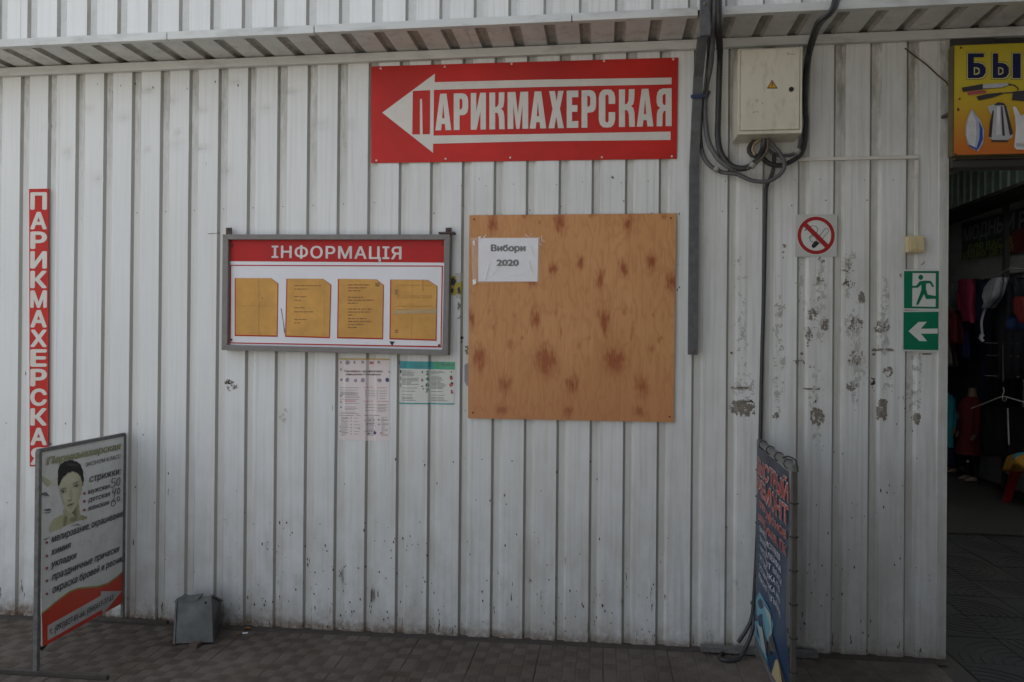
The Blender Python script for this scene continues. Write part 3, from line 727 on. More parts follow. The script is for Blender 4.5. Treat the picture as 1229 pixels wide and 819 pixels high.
MB().text(IB, 'ІНФОРМАЦІЯ', (250 + 302 / K, 260 + 196 / K), (250 + 920 / K, 260 + 203 / K), 13.6, .0024, bold=.022, h2=14.2, spacing=1.12).build('lettering', mat('heading_white', (.6, .55, .54), .4), info)
fo = rx(O, K, [(104, 230), (1117, 234), (1110, 624), (102, 604)]); fi = rx(O, K, [(109, 235), (1111, 239), (1105, 617), (107, 599)])
MB().poly(IB, [fo, fi], .0012).build('red_line', M_IRED, info)
pk = [[(126, 293), (300, 294), (334, 320), (330, 573), (126, 569)], [(372, 296), (547, 297), (586, 325), (579, 580), (366, 573)], [(617, 297), (800, 299), (836, 327), (832, 585), (613, 580)], [(866, 300), (1045, 302), (1091, 332), (1086, 592), (862, 585)]]
plab = ['plain browned page, leftmost of four in the information board', 'browned page with sparse short text lines, second in the information board', 'browned page densely printed at its left, third in the information board', 'wrinkled browned page crossed by a pale tape band, rightmost in the information board']
rr = random.Random(4)
for k, L in enumerate(pk):
    P_ = rx(O, K, L)
    MB().poly(IB, P_, .0012).build('pocket_backing', M_IRED, info)
    cx_ = sum(a for a, _ in P_) / 5; cy2 = sum(b_ for _, b_ in P_) / 5
    sh = [((a - cx_) * (.965 if a > cx_ else .955) + cx_, (b_ - cy2) * (.995 if b_ < cy2 else .962) + cy2) for a, b_ in P_]
    q = IB.p(cx_, P_[3][1])
    pg = thing('yellowed_page', plab[k], 'paper sheet', (q.x, q.y - .002, q.z), 'browned pages in the information board')
    MB().poly(IB, sh, .0022).build('sheet', M_YEL, pg)
    x0, x1, y0, y1 = sh[0][0], sh[2][0], sh[0][1], sh[3][1]; W_ = x1 - x0; H_ = y1 - y0
    t_ = MB(); c9 = MB()
    def ln(u0, u1, v, th=.016):
        # broken into words
        u = u0
        while u < u1:
            wl = rr.uniform(.05, .13); e = min(u + wl, u1)
            t_.poly(IB, [(x0 + u * W_, y0 + v * H_), (x0 + e * W_, y0 + v * H_), (x0 + e * W_, y0 + (v + th) * H_), (x0 + u * W_, y0 + (v + th) * H_)], .003); u = e + .02
    if k == 0:
        ln(.1, .75, .48, .006); c9.poly(IB, [(x0 + .54 * W_, y0), (x0 + .56 * W_, y0), (x0 + .56 * W_, y1), (x0 + .54 * W_, y1)], .003)
        t_.poly(IB, [(x0 + .62 * W_, y0 + .34 * H_), (x0 + .65 * W_, y0 + .34 * H_), (x0 + .65 * W_, y0 + .365 * H_), (x0 + .62 * W_, y0 + .365 * H_)], .003)
    if k == 1:
        for v, e in ((.11, .78), (.17, .48), (.30, .45), (.36, .32), (.49, .4), (.56, .6), (.69, .45), (.75, .3)): ln(.16, e, v)
        c9.poly(IB, [(x0 + .86 * W_, y0 + .03 * H_), (x0 + .87 * W_, y0 + .03 * H_), (x0 + .85 * W_, y1 - 2), (x0 + .84 * W_, y1 - 2)], .003)
    if k == 2:
        for v, e in ((.09, .7), (.14, .62), (.19, .5), (.30, .55), (.35, .78), (.40, .42), (.50, .75), (.55, .7), (.60, .3), (.66, .62), (.71, .75), (.76, .55), (.81, .4)): ln(.2, e, v, .02)
        t_.poly(IB, [(x0 + .82 * W_, y0 + .07 * H_), (x0 + .92 * W_, y0 + .06 * H_), (x0 + .92 * W_, y0 + .13 * H_), (x0 + .83 * W_, y0 + .13 * H_)], .003)
    if k == 3:
        for v in (.09, .27, .30, .44, .5): ln(.12, .9, v, .007)
        for v in (.17, .2, .23, .84, .87): ln(.08, .16, v, .02)
        c9.poly(IB, [(x0 + .68 * W_, y0), (x0 + .71 * W_, y0), (x0 + .71 * W_, y0 + .2 * H_), (x0 + .68 * W_, y0 + .2 * H_)], .003)
        c9.poly(IB, [(x0 + .46 * W_, y0), (x0 + .47 * W_, y0), (x0 + .45 * W_, y1), (x0 + .44 * W_, y1)], .003)
        MB().poly(IB, [(x0 + .05 * W_, y0 + .51 * H_), (x1, y0 + .49 * H_), (x1, y0 + .56 * H_), (x0 + .05 * W_, y0 + .575 * H_)], .0034).build('tape', mat('pale_tape', (.42, .29, .13), .4), pg)
    t_.build('print', M_YTXT, pg)
    if c9.v: c9.build('crease', M_YCR, pg)
# page-corner, pins, brackets
for px, py in ((278.5, 295), (531, 293.5), (278, 408), (527, 414.5)):
    q = IB.p(px, py); MB().disc((q.x, q.y - .001, q.z), .005, h=.003).build('pin', M_RUST, info)
MB().poly(IB, rx(O, K, [(345, 435), (349, 440), (365, 545), (362, 560), (356, 500)]), .0014).poly(IB, rx(O, K, [(862, 594), (888, 596), (880, 606), (876, 616), (868, 606)]), .0014).build('scratch', M_DARK, info)
for a, b_ in (((271.5, 281), (271.5, 272.5)), ((537, 281), (537, 272.5))):
    A = IP.p(*a); B = IP.p(*b_)
    MB().box((A.x - .014, -.03, A.z - .005), (A.x + .014, -.022, B.z)).disc((A.x, -.03, B.z - .012), .005, h=.004).build('bracket', M_RUST, info, bevel=.001)
A = IP.p(526, 279.5); B = IP.p(545, 278.5)
MB().box((A.x, -.05, A.z - .004), (B.x, -.01, A.z + .004)).build('bracket', M_RUST, info)
# wire sticking out at the left
A = WP.p(250, 281); B = WP.p(268, 281); MB().tube([(A.x, -.004, A.z), (B.x, -.03, B.z)], .0012, 5).build('wire', M_DARK, info)

# ---- plywood and election notice
PL = yp(-.012)
q0 = PL.p(686, 507)
ply = thing('plywood_board', 'square orange-brown plywood board with dark knots screwed over the wall', 'plywood board', (q0.x, -.002, q0.z))
kn_px = [(150, 85, 13, 28, .9), (385, 78, 15, 30, .9), (628, 78, 13, 30, .9), (365, 240, 10, 20, .8), (460, 218, 10, 22, .8), (610, 240, 10, 20, .85), (708, 218, 11, 22, .95), (527, 282, 9, 30, .75), (778, 285, 12, 28, .95), (287, 290, 10, 14, .7), (302, 420, 10, 28, .8), (543, 420, 12, 30, .9), (75, 415, 8, 24, .9), (105, 560, 16, 34, .9), (335, 565, 24, 36, 1.05), (578, 565, 22, 36, 1.0), (192, 650, 14, 26, .8), (430, 650, 14, 28, .85), (675, 655, 16, 28, .85), (182, 735, 12, 18, .9), (417, 740, 11, 16, .85), (662, 742, 12, 16, .85), (140, 390, 5, 8, .5), (372, 390, 5, 8, .5), (618, 390, 5, 8, .5), (250, 490, 5, 7, .5), (487, 490, 6, 7, .4), (735, 493, 5, 7, .5), (230, 400, 4, 5, .5), (715, 403, 4, 6, .5), (552, 80, 4, 6, .5), (312, 80, 4, 6, .5), (263, 55, 7, 8, .7), (500, 55, 9, 8, .6), (750, 55, 8, 8, .6), (455, 510, 10, 14, .4), (215, 510, 10, 14, .4), (708, 515, 10, 14, .35), (388, 470, 3, 26, .5), (637, 470, 4, 30, .55), (158, 455, 3, 40, .35), (545, 470, 3, 30, .35)]
kn = [(PL.p(540 + a / 2.925, 240 + b_ / 2.925), sx * 1.55 / 2.925 / 263, sz * 1.3 / 2.925 / 263, k) for a, b_, sx, sz, k in kn_px]
core = [c_ for c_ in kn if c_[3] > .79]
co = [PL.p(*c_) for c_ in ((563.2, 258.5), (811.6, 256.3), (808.6, 507), (561.6, 502.2))]
n = 190; V = []; Fc = []
for j in range(n + 1):
    for i in range(n + 1):
        u = i / n; v = j / n
        P_ = (co[0] * (1 - u) + co[1] * u) * (1 - v) + (co[3] * (1 - u) + co[2] * u) * v
        V.append(P_ + Vector((0, -.002 * math.sin(u * 3.1) * math.sin(v * 3.1), 0)))
for j in range(n):
    for i in range(n): Fc.append((j * (n + 1) + i, (j + 1) * (n + 1) + i, (j + 1) * (n + 1) + i + 1, j * (n + 1) + i + 1))
def knot(v):
    s_ = 0
    nz_ = mnoise.noise
    wx_ = .011 * nz_(Vector((v.x * 24, 1, v.z * 17))) + .006 * nz_(Vector((v.x * 60, 5, v.z * 40))); wz_ = .020 * nz_(Vector((v.x * 22, 9, v.z * 16)))
    st = .72 + .55 * nz_(Vector((v.x * 170, 3, v.z * 20))) + .25 * nz_(Vector((v.x * 60, 13, v.z * 45)))
    for i, (c_, sx, sz, k) in enumerate(kn):
        dx = (v.x + wx_ - c_.x) / sx; dz = (v.z + wz_ - c_.z) / sz
        if abs(dx) > 3 or abs(dz) > 3: continue
        if k < .6: s_ += k * .9 * math.exp(-(dx * 1.2) ** 2 - dz * dz); continue
        h1, h2 = nz_(Vector((i * 7.7, 0, 0))), nz_(Vector((0, i * 5.3, 2)))
        # smudge leaning a little, wide just below the knot, with wings that rise either side
        dx += h1 * .5 * dz; a_ = abs(dx); wing = math.exp(-((a_ - .55 - .35 * max(0, dz)) / .38) ** 2 - ((dz - .15) / .75) ** 2)
        s_ += 1.35 * k * st * (.62 * math.exp(-(dx / (.95 + .3 * h2)) ** 2 - ((dz + .1) / (.95 + .3 * h1)) ** 2) + .32 * wing + .22 * math.exp(-(dx / .35) ** 2 - (dz / 1.6) ** 2))
    for c_, sx, sz, k in core:
        s_ += 1.2 * math.exp(-((v.x - c_.x) / .0034) ** 2 - ((v.z - c_.z) / .009) ** 2)
    return max(0, s_)
m, t, b = nodes_of('plywood_veneer'); p = geo(t)
at = N(t, 'ShaderNodeAttribute'); at.attribute_name = 'stain_and_dent_tone'
g1 = noise(t, p, 7, (1.6, 1, .45), 3, .5)
sep = N(t, 'ShaderNodeSeparateXYZ'); t.links.new(p, sep.inputs[0])
wv = math_n(t, 'ADD', math_n(t, 'MULTIPLY', g1, 34), math_n(t, 'MULTIPLY', at.outputs['Fac'], 5))
rings = math_n(t, 'SINE', math_n(t, 'MULTIPLY', wv, 1.6))
fine = noise(t, p, 110, (3, 1, .07), 5, .75)
c = mixc(t, ramp(t, noise(t, p, 4, (1, 1, .5)), .3, .7), (.52, .245, .085), (.62, .32, .125))
c = mixc(t, math_n(t, 'MULTIPLY', ramp(t, rings, .1, 1), .33), c, (.40, .15, .05))
c = mixc(t, math_n(t, 'MULTIPLY', ramp(t, fine, .42, .72), .5), c, (.36, .14, .045))
nk = math_n(t, 'MULTIPLY', at.outputs['Fac'], math_n(t, 'ADD', -.35, math_n(t, 'MULTIPLY', noise(t, p, 45, (3.2, 1, .4), 5, .75), 2.4)))
c = mixc(t, math_n(t, 'MULTIPLY', ramp(t, nk, .02, .6), .9, True), c, (.29, .062, .012))
c = mixc(t, ramp(t, at.outputs['Fac'], 1.25, 1.9), c, (.05, .02, .01))
lz = ramp(t, sep.outputs[2], 1.35, 1.0)
c = mixc(t, math_n(t, 'MULTIPLY', lz, .45), c, (.42, .15, .06))
t.links.new(c, b.inputs['Base Color']); b.inputs['Roughness'].default_value = .62
bp = N(t, 'ShaderNodeBump'); bp.inputs['Distance'].default_value = .0005; bp.inputs['Strength'].default_value = .5
t.links.new(fine, bp.inputs['Height']); t.links.new(bp.outputs[0], b.inputs['Normal'])
MB().add(V, Fc).build('veneer_face', m, ply, attr=knot)
lo = MB(); bk = [c_ + Vector((0, .0095, 0)) for c_ in co]; ff = [c_ + Vector((0, .0004, 0)) for c_ in co]
lo.add(ff + bk, [(0, 1, 5, 4), (1, 2, 6, 5), (2, 3, 7, 6), (3, 0, 4, 7)]).build('ply_edge', mat('ply_edge', (.22, .12, .06), .7, .3, 200, sc=(.1, 1, 1)), ply)
for px, py in ((569, 263.5), (805, 262), (567.5, 495.5), (803.5, 500.5)):
    q = PL.p(px, py); MB().disc((q.x, q.y - .001, q.z), .004, h=.001).build('screw', M_DARK, ply)
EP = yp(-.0165)
q0 = EP.p(610, 337)
el = thing('election_notice', 'white paper notice dated 2020 in a crinkled plastic sleeve on the plywood', 'notice', (q0.x, -.0165, q0.z))
O = (560, 255); K = 8.623
MB().poly(EP, rx(O, K, [(122, 268), (744, 267), (733, 716), (120, 716)]), 0).build('paper', M_PAPER, el)
q = MB().text(EP, 'Вибори', (560 + 250 / K, 255 + 401 / K), (560 + 612 / K, 255 + 401 / K), 7.2, .0006, bold=.06)
q.text(EP, '2020', (560 + 308 / K, 255 + 553 / K), (560 + 543 / K, 255 + 553 / K), 7.2, .0006, bold=.06); q.build('lettering', M_BLACK, el)
m, t, b = nodes_of('clear_plastic'); b.inputs['Base Color'].default_value = (1, 1, 1, 1); b.inputs['Roughness'].default_value = .12
b.inputs['Alpha'].default_value = .16; b.inputs['Specular IOR Level'].default_value = .9
M_PLAST = m
# crumpled sleeve
V = []; Fc = []; nx, nz = 44, 34; rr = random.Random(12)
cr = [(rr.uniform(0, 1), rr.uniform(0, 1), rr.uniform(0, 3.14), rr.uniform(.004, .012)) for _ in range(26)]
sl4 = [EP.p(*c_) for c_ in rx(O, K, [(50, 262), (760, 255), (748, 722), (62, 735)])]
for j in range(nz + 1):
    for i in range(nx + 1):
        u, v = i / nx, j / nz; P_ = (sl4[0] * (1 - u) + sl4[1] * u) * (1 - v) + (sl4[3] * (1 - u) + sl4[2] * u) * v
        h_ = 0
        for a, b_, an, amp in cr:
            d_ = (u - a) * math.cos(an) + (v - b_) * math.sin(an); e_ = -(u - a) * math.sin(an) + (v - b_) * math.cos(an)
            h_ += amp * math.exp(-abs(d_) * 34 - (e_ * 3) ** 2)
        V.append(P_ + Vector((0, -.0016 - h_ * .32 - rr.uniform(0, .0002), 0)))
for j in range(nz):
    for i in range(nx): Fc.append((j * (nx + 1) + i, (j + 1) * (nx + 1) + i, (j + 1) * (nx + 1) + i + 1, j * (nx + 1) + i + 1))
MB().add(V, Fc).build('plastic_sleeve', M_PLAST, el)
q = MB(); M_CREASE = mat('plastic_crease', (.75, .74, .72), .3, .05)
for L in ([(180, 268), (205, 234), (200, 232), (172, 262)], [(612, 228), (645, 256), (640, 258), (608, 234)], [(665, 222), (679, 238), (677, 240), (662, 226)], [(780, 240), (784, 310), (779, 312), (775, 242)], [(800, 285), (808, 312), (804, 314), (797, 287)], [(760, 320), (784, 352), (780, 354), (757, 326)],
          [(632, 500), (645, 500), (690, 665), (682, 668)], [(655, 352), (664, 352), (700, 468), (690, 460)], [(195, 700), (250, 500), (244, 500), (180, 700)], [(65, 700), (98, 692), (100, 740), (70, 755)], [(120, 258), (150, 250), (152, 262), (124, 275)], [(66, 300), (84, 290), (88, 350), (70, 340)],
          [(330, 560), (336, 575), (250, 660), (246, 655)], [(385, 655), (560, 640), (560, 646), (386, 660)]):
    q.poly(EP, rx(O, K, L), .0052)
q.build('crease', M_CREASE, el)

# ---- paper posters pasted on the profiled sheet
M_PINK = mat('pale_pink_print', (.70, .63, .62), .55, .04, 12)
M_TEAL = mat('teal_print', (.05, .34, .28), .5, .15, 30)
M_PKR = mat('pink_red_ink', (.5, .17, .18), .6, .2, 40)
def glued(q, name, m, par, lift): return q.drape(lift).build(name, m, par)
O = (400, 425); K = 7.45
q0 = WP.p(436, 530)
pk_ = thing('health_poster', 'tall faded pink poster with small symbols pasted on the ribs below the information board', 'poster', (q0.x, 0, q0.z))
glued(MB().poly(WP, rx(O, K, [(44, 38), (505, 42), (503, 520), (508, 775), (300, 778), (215, 772), (40, 765)])), 'sheet', M_PINK, pk_, .0014)
glued(MB().poly(WP, rx(O, K, [(44, 38), (505, 42), (505, 56), (44, 53)])), 'border', mat('ochre_print', (.55, .40, .14), .6), pk_, .002)
q = MB(); q.text(WP, 'Коронавірус:', (400 + 95 / K, 425 + 163 / K), (400 + 250 / K, 425 + 163 / K), 2.6, 0, bold=.02); glued(q, 'heading', M_PKR, pk_, .0022)
q = MB(); q.text(WP, 'профілактика', (400 + 260 / K, 425 + 164 / K), (400 + 440 / K, 425 + 164 / K), 2.5, 0, bold=.02)
q.text(WP, 'інфікування і поширення', (400 + 112 / K, 425 + 190 / K), (400 + 425 / K, 425 + 192 / K), 2.3, 0, bold=.015)
rr = random.Random(21)
def rect(q, a, b_, c_, d_): q.poly(WP, rx(O, K, [(a, b_), (c_, b_), (c_, d_), (a, d_)]))
def blob(q, a, b_, r_, k=7): q.poly(WP, rx(O, K, [(a + r_ * rr.uniform(.5, 1.1) * math.cos(6.28 * g / k), b_ + r_ * rr.uniform(.6, 1.1) * math.sin(6.28 * g / k)) for g in range(k)]))
for y in list(range(340, 366, 8)) + [404, 520, 532]: rect(q, 55, y, rr.randint(170, 240), y + 3)
for y in range(565, 740, 11): rect(q, 62, y, rr.randint(100, 140), y + 2.6); rect(q, 300, y, rr.randint(350, 390), y + 2.6); rect(q, 430, y, rr.randint(455, 495), y + 2.6)
for y in range(375, 395, 12): rect(q, 100, y, rr.randint(200, 235), y + 3)
for y in (440, 472, 484, 495, 300, 322): rect(q, 50 if y in (300, 322) else 100, y, rr.randint(180, 245), y + 3)
for col in (290, 395):
    for k in range(3 if col == 290 else 4): y = 330 + k * 22; rect(q, col + 18, y, col + rr.randint(70, 95), y + 3); blob(q, col, y, 5)
for y in (455, 480, 505): rect(q, 285, y, 370, y + 3); rect(q, 395, y - 5, 490, y - 2); rect(q, 395, y + 5, 470, y + 8)
for y in (548,): rect(q, 45, y, 180, y + 4); rect(q, 275, y, 415, y + 4)
for y in (572, 600, 655, 700): rect(q, 75, y, 135, y + 3)
for y in (572, 600, 632, 660, 690, 715): rect(q, 185, y, rr.randint(215, 238), y + 3); blob(q, 160, y, 6)
for y in (590, 630): rect(q, 430, y, 492, y + 3); blob(q, 408, y, 10)
rect(q, 290, 625, 360, 629); rect(q, 275, 690, 345, 693); rect(q, 300, 710, 320, 722)
glued(q, 'print', M_GREYTXT, pk_, .0022)
q = MB()
for a, b_, r_ in ((125, 78, 24), (190, 76, 18), (265, 75, 16), (410, 74, 18), (125, 232, 24), (200, 235, 20), (265, 235, 22), (410, 236, 22), (62, 375, 14), (62, 430, 12), (62, 478, 12), (55, 655, 8), (55, 695, 8), (322, 592, 11), (360, 592, 11), (285, 594, 8), (60, 75, 14), (62, 140, 16), (65, 232, 16), (230, 665, 10)): blob(q, a, b_, r_)
glued(q, 'symbol', mat('faded_violet_ink', (.27, .25, .31), .6, .4, 60), pk_, .0023)
q = MB(); rect(q, 318, 68, 356, 92); blob(q, 500, 160, 10)
for a, c_, y in ((270, 350, 296), (395, 480, 300), (100, 205, 412), (270, 350, 422), (395, 495, 422), (200, 245, 548), (100, 200, 424)): rect(q, a, y, c_, y + 4)
rect(q, 416, 705, 438, 711); rect(q, 424, 698, 430, 719)
glued(q, 'red_print', M_PKR, pk_, .0024)
q = MB(); blob(q, 485, 232, 24, 12); blob(q, 370, 708, 20, 12); glued(q, 'round_emblem', mat('navy_ink', (.05, .05, .16), .6), pk_, .0024)
O = (380, 410); K = 6.145
q0 = WP.p(512, 486)
gp = thing('rules_poster', 'small landscape poster with teal header and green numerals, right of the pink poster', 'poster', (q0.x, 0, q0.z))
glued(MB().poly(WP, rx(O, K, [(608, 145), (1022, 152), (1016, 465), (606, 460)])), 'sheet', mat('cream_print', (.60, .61, .57), .5, .04), gp, .0016)
glued(MB().poly(WP, rx(O, K, [(608, 145), (860, 149), (858, 205), (609, 200)])), 'header', mat('teal_header', (.03, .30, .32), .5, .2, 20), gp, .0022)
glued(MB().poly(WP, rx(O, K, [(860, 149), (1022, 152), (1020, 208), (858, 205)])), 'header', mat('green_header', (.06, .36, .2), .5, .15, 20), gp, .0022)
q = MB()
for i, ch in enumerate('2467'): q.text(WP, ch, (380 + 804 / K, 410 + (248 + i * 43) / K), (380 + 829 / K, 410 + (248 + i * 43) / K), 5.0, 0, bold=.03)
for i, ch in enumerate('135'): q.text(WP, ch, (380 + 610 / K, 410 + (235 + i * 50) / K), (380 + 622 / K, 410 + (235 + i * 50) / K), 4.0, 0, bold=.03)
glued(q, 'numeral', M_TEAL, gp, .0024)
q = MB()
for y in list(range(216, 345, 9)) + [365, 392, 410, 420, 432]:
    if rr.random() < .85: rect(q, 626, y, rr.randint(690, 760), y + 3.4)
    if rr.random() < .9: rect(q, 842, y + 3, rr.randint(900, 965), y + 6.4)
for a, b_, r_ in ((782, 225, 10), (780, 285, 12), (780, 330, 8), (788, 350, 7)): blob(q, a, b_, r_)
rect(q, 925, 170, 1012, 178); rect(q, 755, 180, 848, 184); rect(q, 700, 170, 740, 173); rect(q, 640, 160, 646, 196); rect(q, 606, 145, 612, 170)
glued(q, 'print', M_GREYTXT, gp, .0025)
q = MB(); 
for a, b_, r_ in ((995, 272, 17), (995, 320, 18), (998, 375, 12), (782, 282, 7)): blob(q, a, b_, r_, 9)
glued(q, 'figure', mat('figure_red_ink', (.42, .10, .09), .6), gp, .0026)
q = MB()
for a, b_, r_ in ((994, 258, 10), (1000, 308, 10), (998, 362, 8), (996, 225, 7)): blob(q, a, b_, r_, 9)
glued(q, 'figure', mat('figure_dark_ink', (.06, .03, .03), .6), gp, .0028)
glued(MB().poly(WP, rx(O, K, [(606, 452), (1017, 456), (1016, 465), (606, 461)])), 'bottom_strip', MATS['teal_header'], gp, .0022)
# small torn yellow sticker beside the information board
q0 = WP.p(546, 355)
stk = thing('torn_sticker', 'small torn yellow and black sticker between the information board and the plywood', 'sticker', (q0.x, 0, q0.z))
glued(MB().poly(WP, [(540, 332), (553, 330), (555, 342), (553, 355), (541, 354)]), 'sheet', mat('sticker_yellow', (.42, .33, .04), .5, .1), stk, .0015)
glued(MB().poly(WP, [(541, 335), (545, 333), (548, 338), (545, 343), (541, 342)]).poly(WP, [(549, 346), (552, 344), (553, 352), (550, 353)]).poly(WP, [(542, 346), (545, 347), (544, 352), (541, 351)]), 'print', M_BLACK, stk, .002)
glued(MB().poly(WP, [(546, 328), (556, 328), (555, 338), (549, 340)]), 'tape', mat('torn_tape', (.45, .44, .4), .5), stk, .0022)
glued(MB().poly(WP, [(547, 353), (555, 354), (554, 358), (548, 358)]), 'tape', MATS['torn_tape'], stk, .0022)

# ---- no smoking sign
NP = yp(-.0025); O = (950, 250); K = 11.7
q0 = NP.p(980, 308)
ns = thing('no_smoking_sign', 'square no smoking sticker with red ring and crossed cigarette', 'sign', (q0.x, -.0025, q0.z))
MB().poly(NP, rx(O, K, [(82, 88), (625, 86), (640, 110), (636, 680), (50, 684), (62, 100)]), 0, .0012).build('panel', mat('sticker_film', (.50, .51, .49), .35, .05, 10), ns)
cc = (344, 384)
def circ(r_, n_=40, c0=cc): return rx(O, K, [(c0[0] + r_ * math.cos(6.2832 * k / n_), c0[1] + r_ * 1.01 * math.sin(6.2832 * k / n_)) for k in range(n_)])
MB().poly(NP, circ(275), .0006).build('disc', M_PWHITE, ns)
q = MB(); q.poly(NP, [circ(262), circ(212)[::-1]], .0011); d_ = 23
q.poly(NP, rx(O, K, [(180 - d_, 222 + d_), (180 + d_, 222 - d_), (514 + d_, 554 - d_), (514 - d_, 554 + d_)]), .0017); q.build('red_ring', M_PRED, ns)
q = MB(); q.poly(NP, rx(O, K, [(318, 470), (345, 458), (395, 490), (330, 555), (300, 562), (280, 540), (285, 515)]), .001)
def stroke(q, pts, wd, pl, lift, O=O, K=K):
    P_ = rx(O, K, pts)
    for i in range(len(P_) - 1):
        a = Vector(P_[i]); b_ = Vector(P_[i + 1]); n_ = Vector((-(b_ - a).y, (b_ - a).x)).normalized() * wd / 2
        q.poly(pl, [tuple(a - n_), tuple(b_ - n_), tuple(b_ + n_), tuple(a + n_)], lift)
stroke(q, [(330, 475), (465, 295), (490, 283), (520, 300), (518, 325), (395, 480)], .55, NP, .001)
stroke(q, [(180, 318), (240, 262), (300, 248), (345, 258), (370, 295), (350, 350), (280, 380), (245, 410), (262, 440), (262, 460), (290, 480), (300, 462)], .6, NP, .001)
stroke(q, [(262, 425), (300, 385), (330, 355)], .5, NP, .001)
q.poly(NP, rx(O, K, [(175, 318), (215, 285), (212, 300), (185, 325)]), .001)
q.build('cigarette_symbol', M_BLACK, ns)
# ---- emergency exit signs
XP = yp(-.005); O = (1080, 220); K = 4.094
def zx(l): return rx(O, K, l)
q0 = XP.p(1107, 372)
ex = thing('exit_sign', 'green and white running man exit sign at the wall corner', 'sign', (q0.x, -.005, q0.z))
MB().poly(XP, zx([(13, 424), (221, 424), (214, 624), (13, 622)]), 0, .002).build('panel', M_PWHITE, ex)
MB().poly(XP, zx([(20, 432), (211, 432), (205, 617), (20, 615)]), .0008).build('green_field', M_GREEN, ex)
MB().poly(XP, zx([(62, 442), (176, 443), (175, 608), (60, 606)]), .0014).build('doorway', M_PWHITE, ex)
q = MB(); q.poly(XP, zx([(102 + 12 * math.cos(.6283 * k), 463 + 13 * math.sin(.6283 * k)) for k in range(10)]), .002)
q.poly(XP, zx([(60, 505), (80, 504), (97, 482), (126, 479), (152, 481), (168, 508), (158, 512), (146, 492), (128, 494), (127, 520), (136, 548), (184, 556), (186, 568), (128, 570), (118, 545), (90, 598), (78, 598), (104, 528), (104, 500), (88, 514), (60, 515)]), .002)
q.build('running_figure', M_GREEN, ex)
q0 = XP.p(1107, 422)
ax = thing('exit_arrow_sign', 'green sign with white arrow pointing left, just below the running man sign', 'sign', (q0.x, -.005, q0.z))
O = (930, 240); K = 4.095
MB().poly(XP, zx([(625, 546), (831, 543), (824, 746), (624, 744)]), 0, .002).build('panel', M_PWHITE, ax)
MB().poly(XP, zx([(632, 552), (824, 550), (818, 739), (631, 737)]), .0008).build('green_field', M_GREEN, ax)
MB().poly(XP, zx([(656, 646), (706, 600), (746, 600), (716, 634), (800, 633), (799, 658), (716, 658), (748, 695), (710, 694)]), .0014).build('arrow', M_PWHITE, ax)

# ---- trunking, switch
TP = yp(-.010)
A = TP.p(957, 191.5); B = TP.p(1101, 190.5); Cc = TP.p(1100.5, 190); Dd = TP.p(1101.2, 284)
tk = thing('cable_trunking', 'thin cream plastic cable trunking running to the light switch', 'cable trunking', (B.x, -.004, Dd.z))
MB().box((A.x, -.012, A.z - .007), (B.x + .006, -.001, A.z + .007)).build('trunk_run', M_TRUNK, tk, bevel=.001)
MB().box((Cc.x - .007, -.0125, Dd.z), (Cc.x + .007, -.001, Cc.z - .010)).build('trunk_drop', M_TRUNK, tk, bevel=.001)
TP = yp(-.035); A = TP.p(1089.5, 303); B = TP.p(1111, 283)
sw = thing('light_switch', 'cream double light switch at the end of the trunking above the exit sign', 'light switch', (A.x, -.002, A.z))
MB().box((A.x, -.030, A.z), (B.x, -.001, B.z)).build('housing', M_SWITCH, sw, bevel=.006)
mx = (A.x + B.x) / 2 + .002
for a, b_ in ((A.x + .012, mx - .001), (mx + .001, B.x - .006)):
    MB().hexa([(a, -.036, A.z + .01), (b_, -.036, A.z + .01), (b_, -.029, A.z + .01), (a, -.029, A.z + .01), (a, -.032, B.z - .008), (b_, -.032, B.z - .008), (b_, -.029, B.z - .008), (a, -.029, B.z - .008)]).build('rocker', M_SWITCH, sw, bevel=.001)

# ---- electric cabinet
BP = yp(-.150)
tl = BP.p(886, 58.5); tr_ = BP.p(963.5, 57.5); bl = BP.p(886.3, 161.5)
cab = thing('electric_cabinet', 'cream steel electric cabinet with hazard triangle mounted above the cable loops', 'electric cabinet', ((tl.x + tr_.x) / 2, 0, bl.z))
MB().box((tl.x, -.142, bl.z), (tr_.x, -.002, tl.z)).build('body', M_CAB, cab, bevel=.004)
MB().box((tl.x + .012, -.1505, bl.z + .016), (tr_.x - .012, -.1435, tl.z - .008)).build('door', M_CAB, cab, bevel=.0025)
fr_ = MB()
for a, b_ in (((tl.x + .001, -.1475, bl.z + .001), (tl.x + .009, -.1425, tl.z - .001)), ((tr_.x - .009, -.1475, bl.z + .001), (tr_.x - .001, -.1425, tl.z - .001)), ((tl.x + .009, -.1474, bl.z + .001), (tr_.x - .009, -.1424, bl.z + .013))): fr_.box(a, b_)
fr_.build('door_frame', M_CAB, cab)
BP2 = yp(-.1508)
q = MB().poly(BP2, rx((820, 0), 3.005, [(302, 320), (320, 288), (341, 320)]), .0006); q.build('hazard_triangle', M_BLACK, cab)
MB().poly(BP2, rx((820, 0), 3.005, [(306.5, 317.5), (320, 293), (336, 317.5)]), .0012).build('hazard_fill', mat('hazard_orange', (.55, .27, .03), .4), cab)
MB().poly(BP2, rx((820, 0), 3.005, [(321, 297), (317, 307), (320, 307), (318, 316), (324, 305), (321, 305), (324, 298)]), .0018).build('lightning_bolt', M_BLACK, cab)
c_ = BP2.p(949.5, 107.5); MB().disc((c_.x, c_.y, c_.z), .010, h=.004, n=14).build('lock', M_DARK, cab)
q = MB(); stroke(q, [(374, 192), (378, 190), (384, 194), (381, 199), (375, 197), (374, 192)], .45, BP2, .0006, (820, 0), 3.005); stroke(q, [(386, 196), (404, 197)], .7, BP2, .0006, (820, 0), 3.005); q.build('maker_mark', M_GREYTXT, cab)
q = MB()
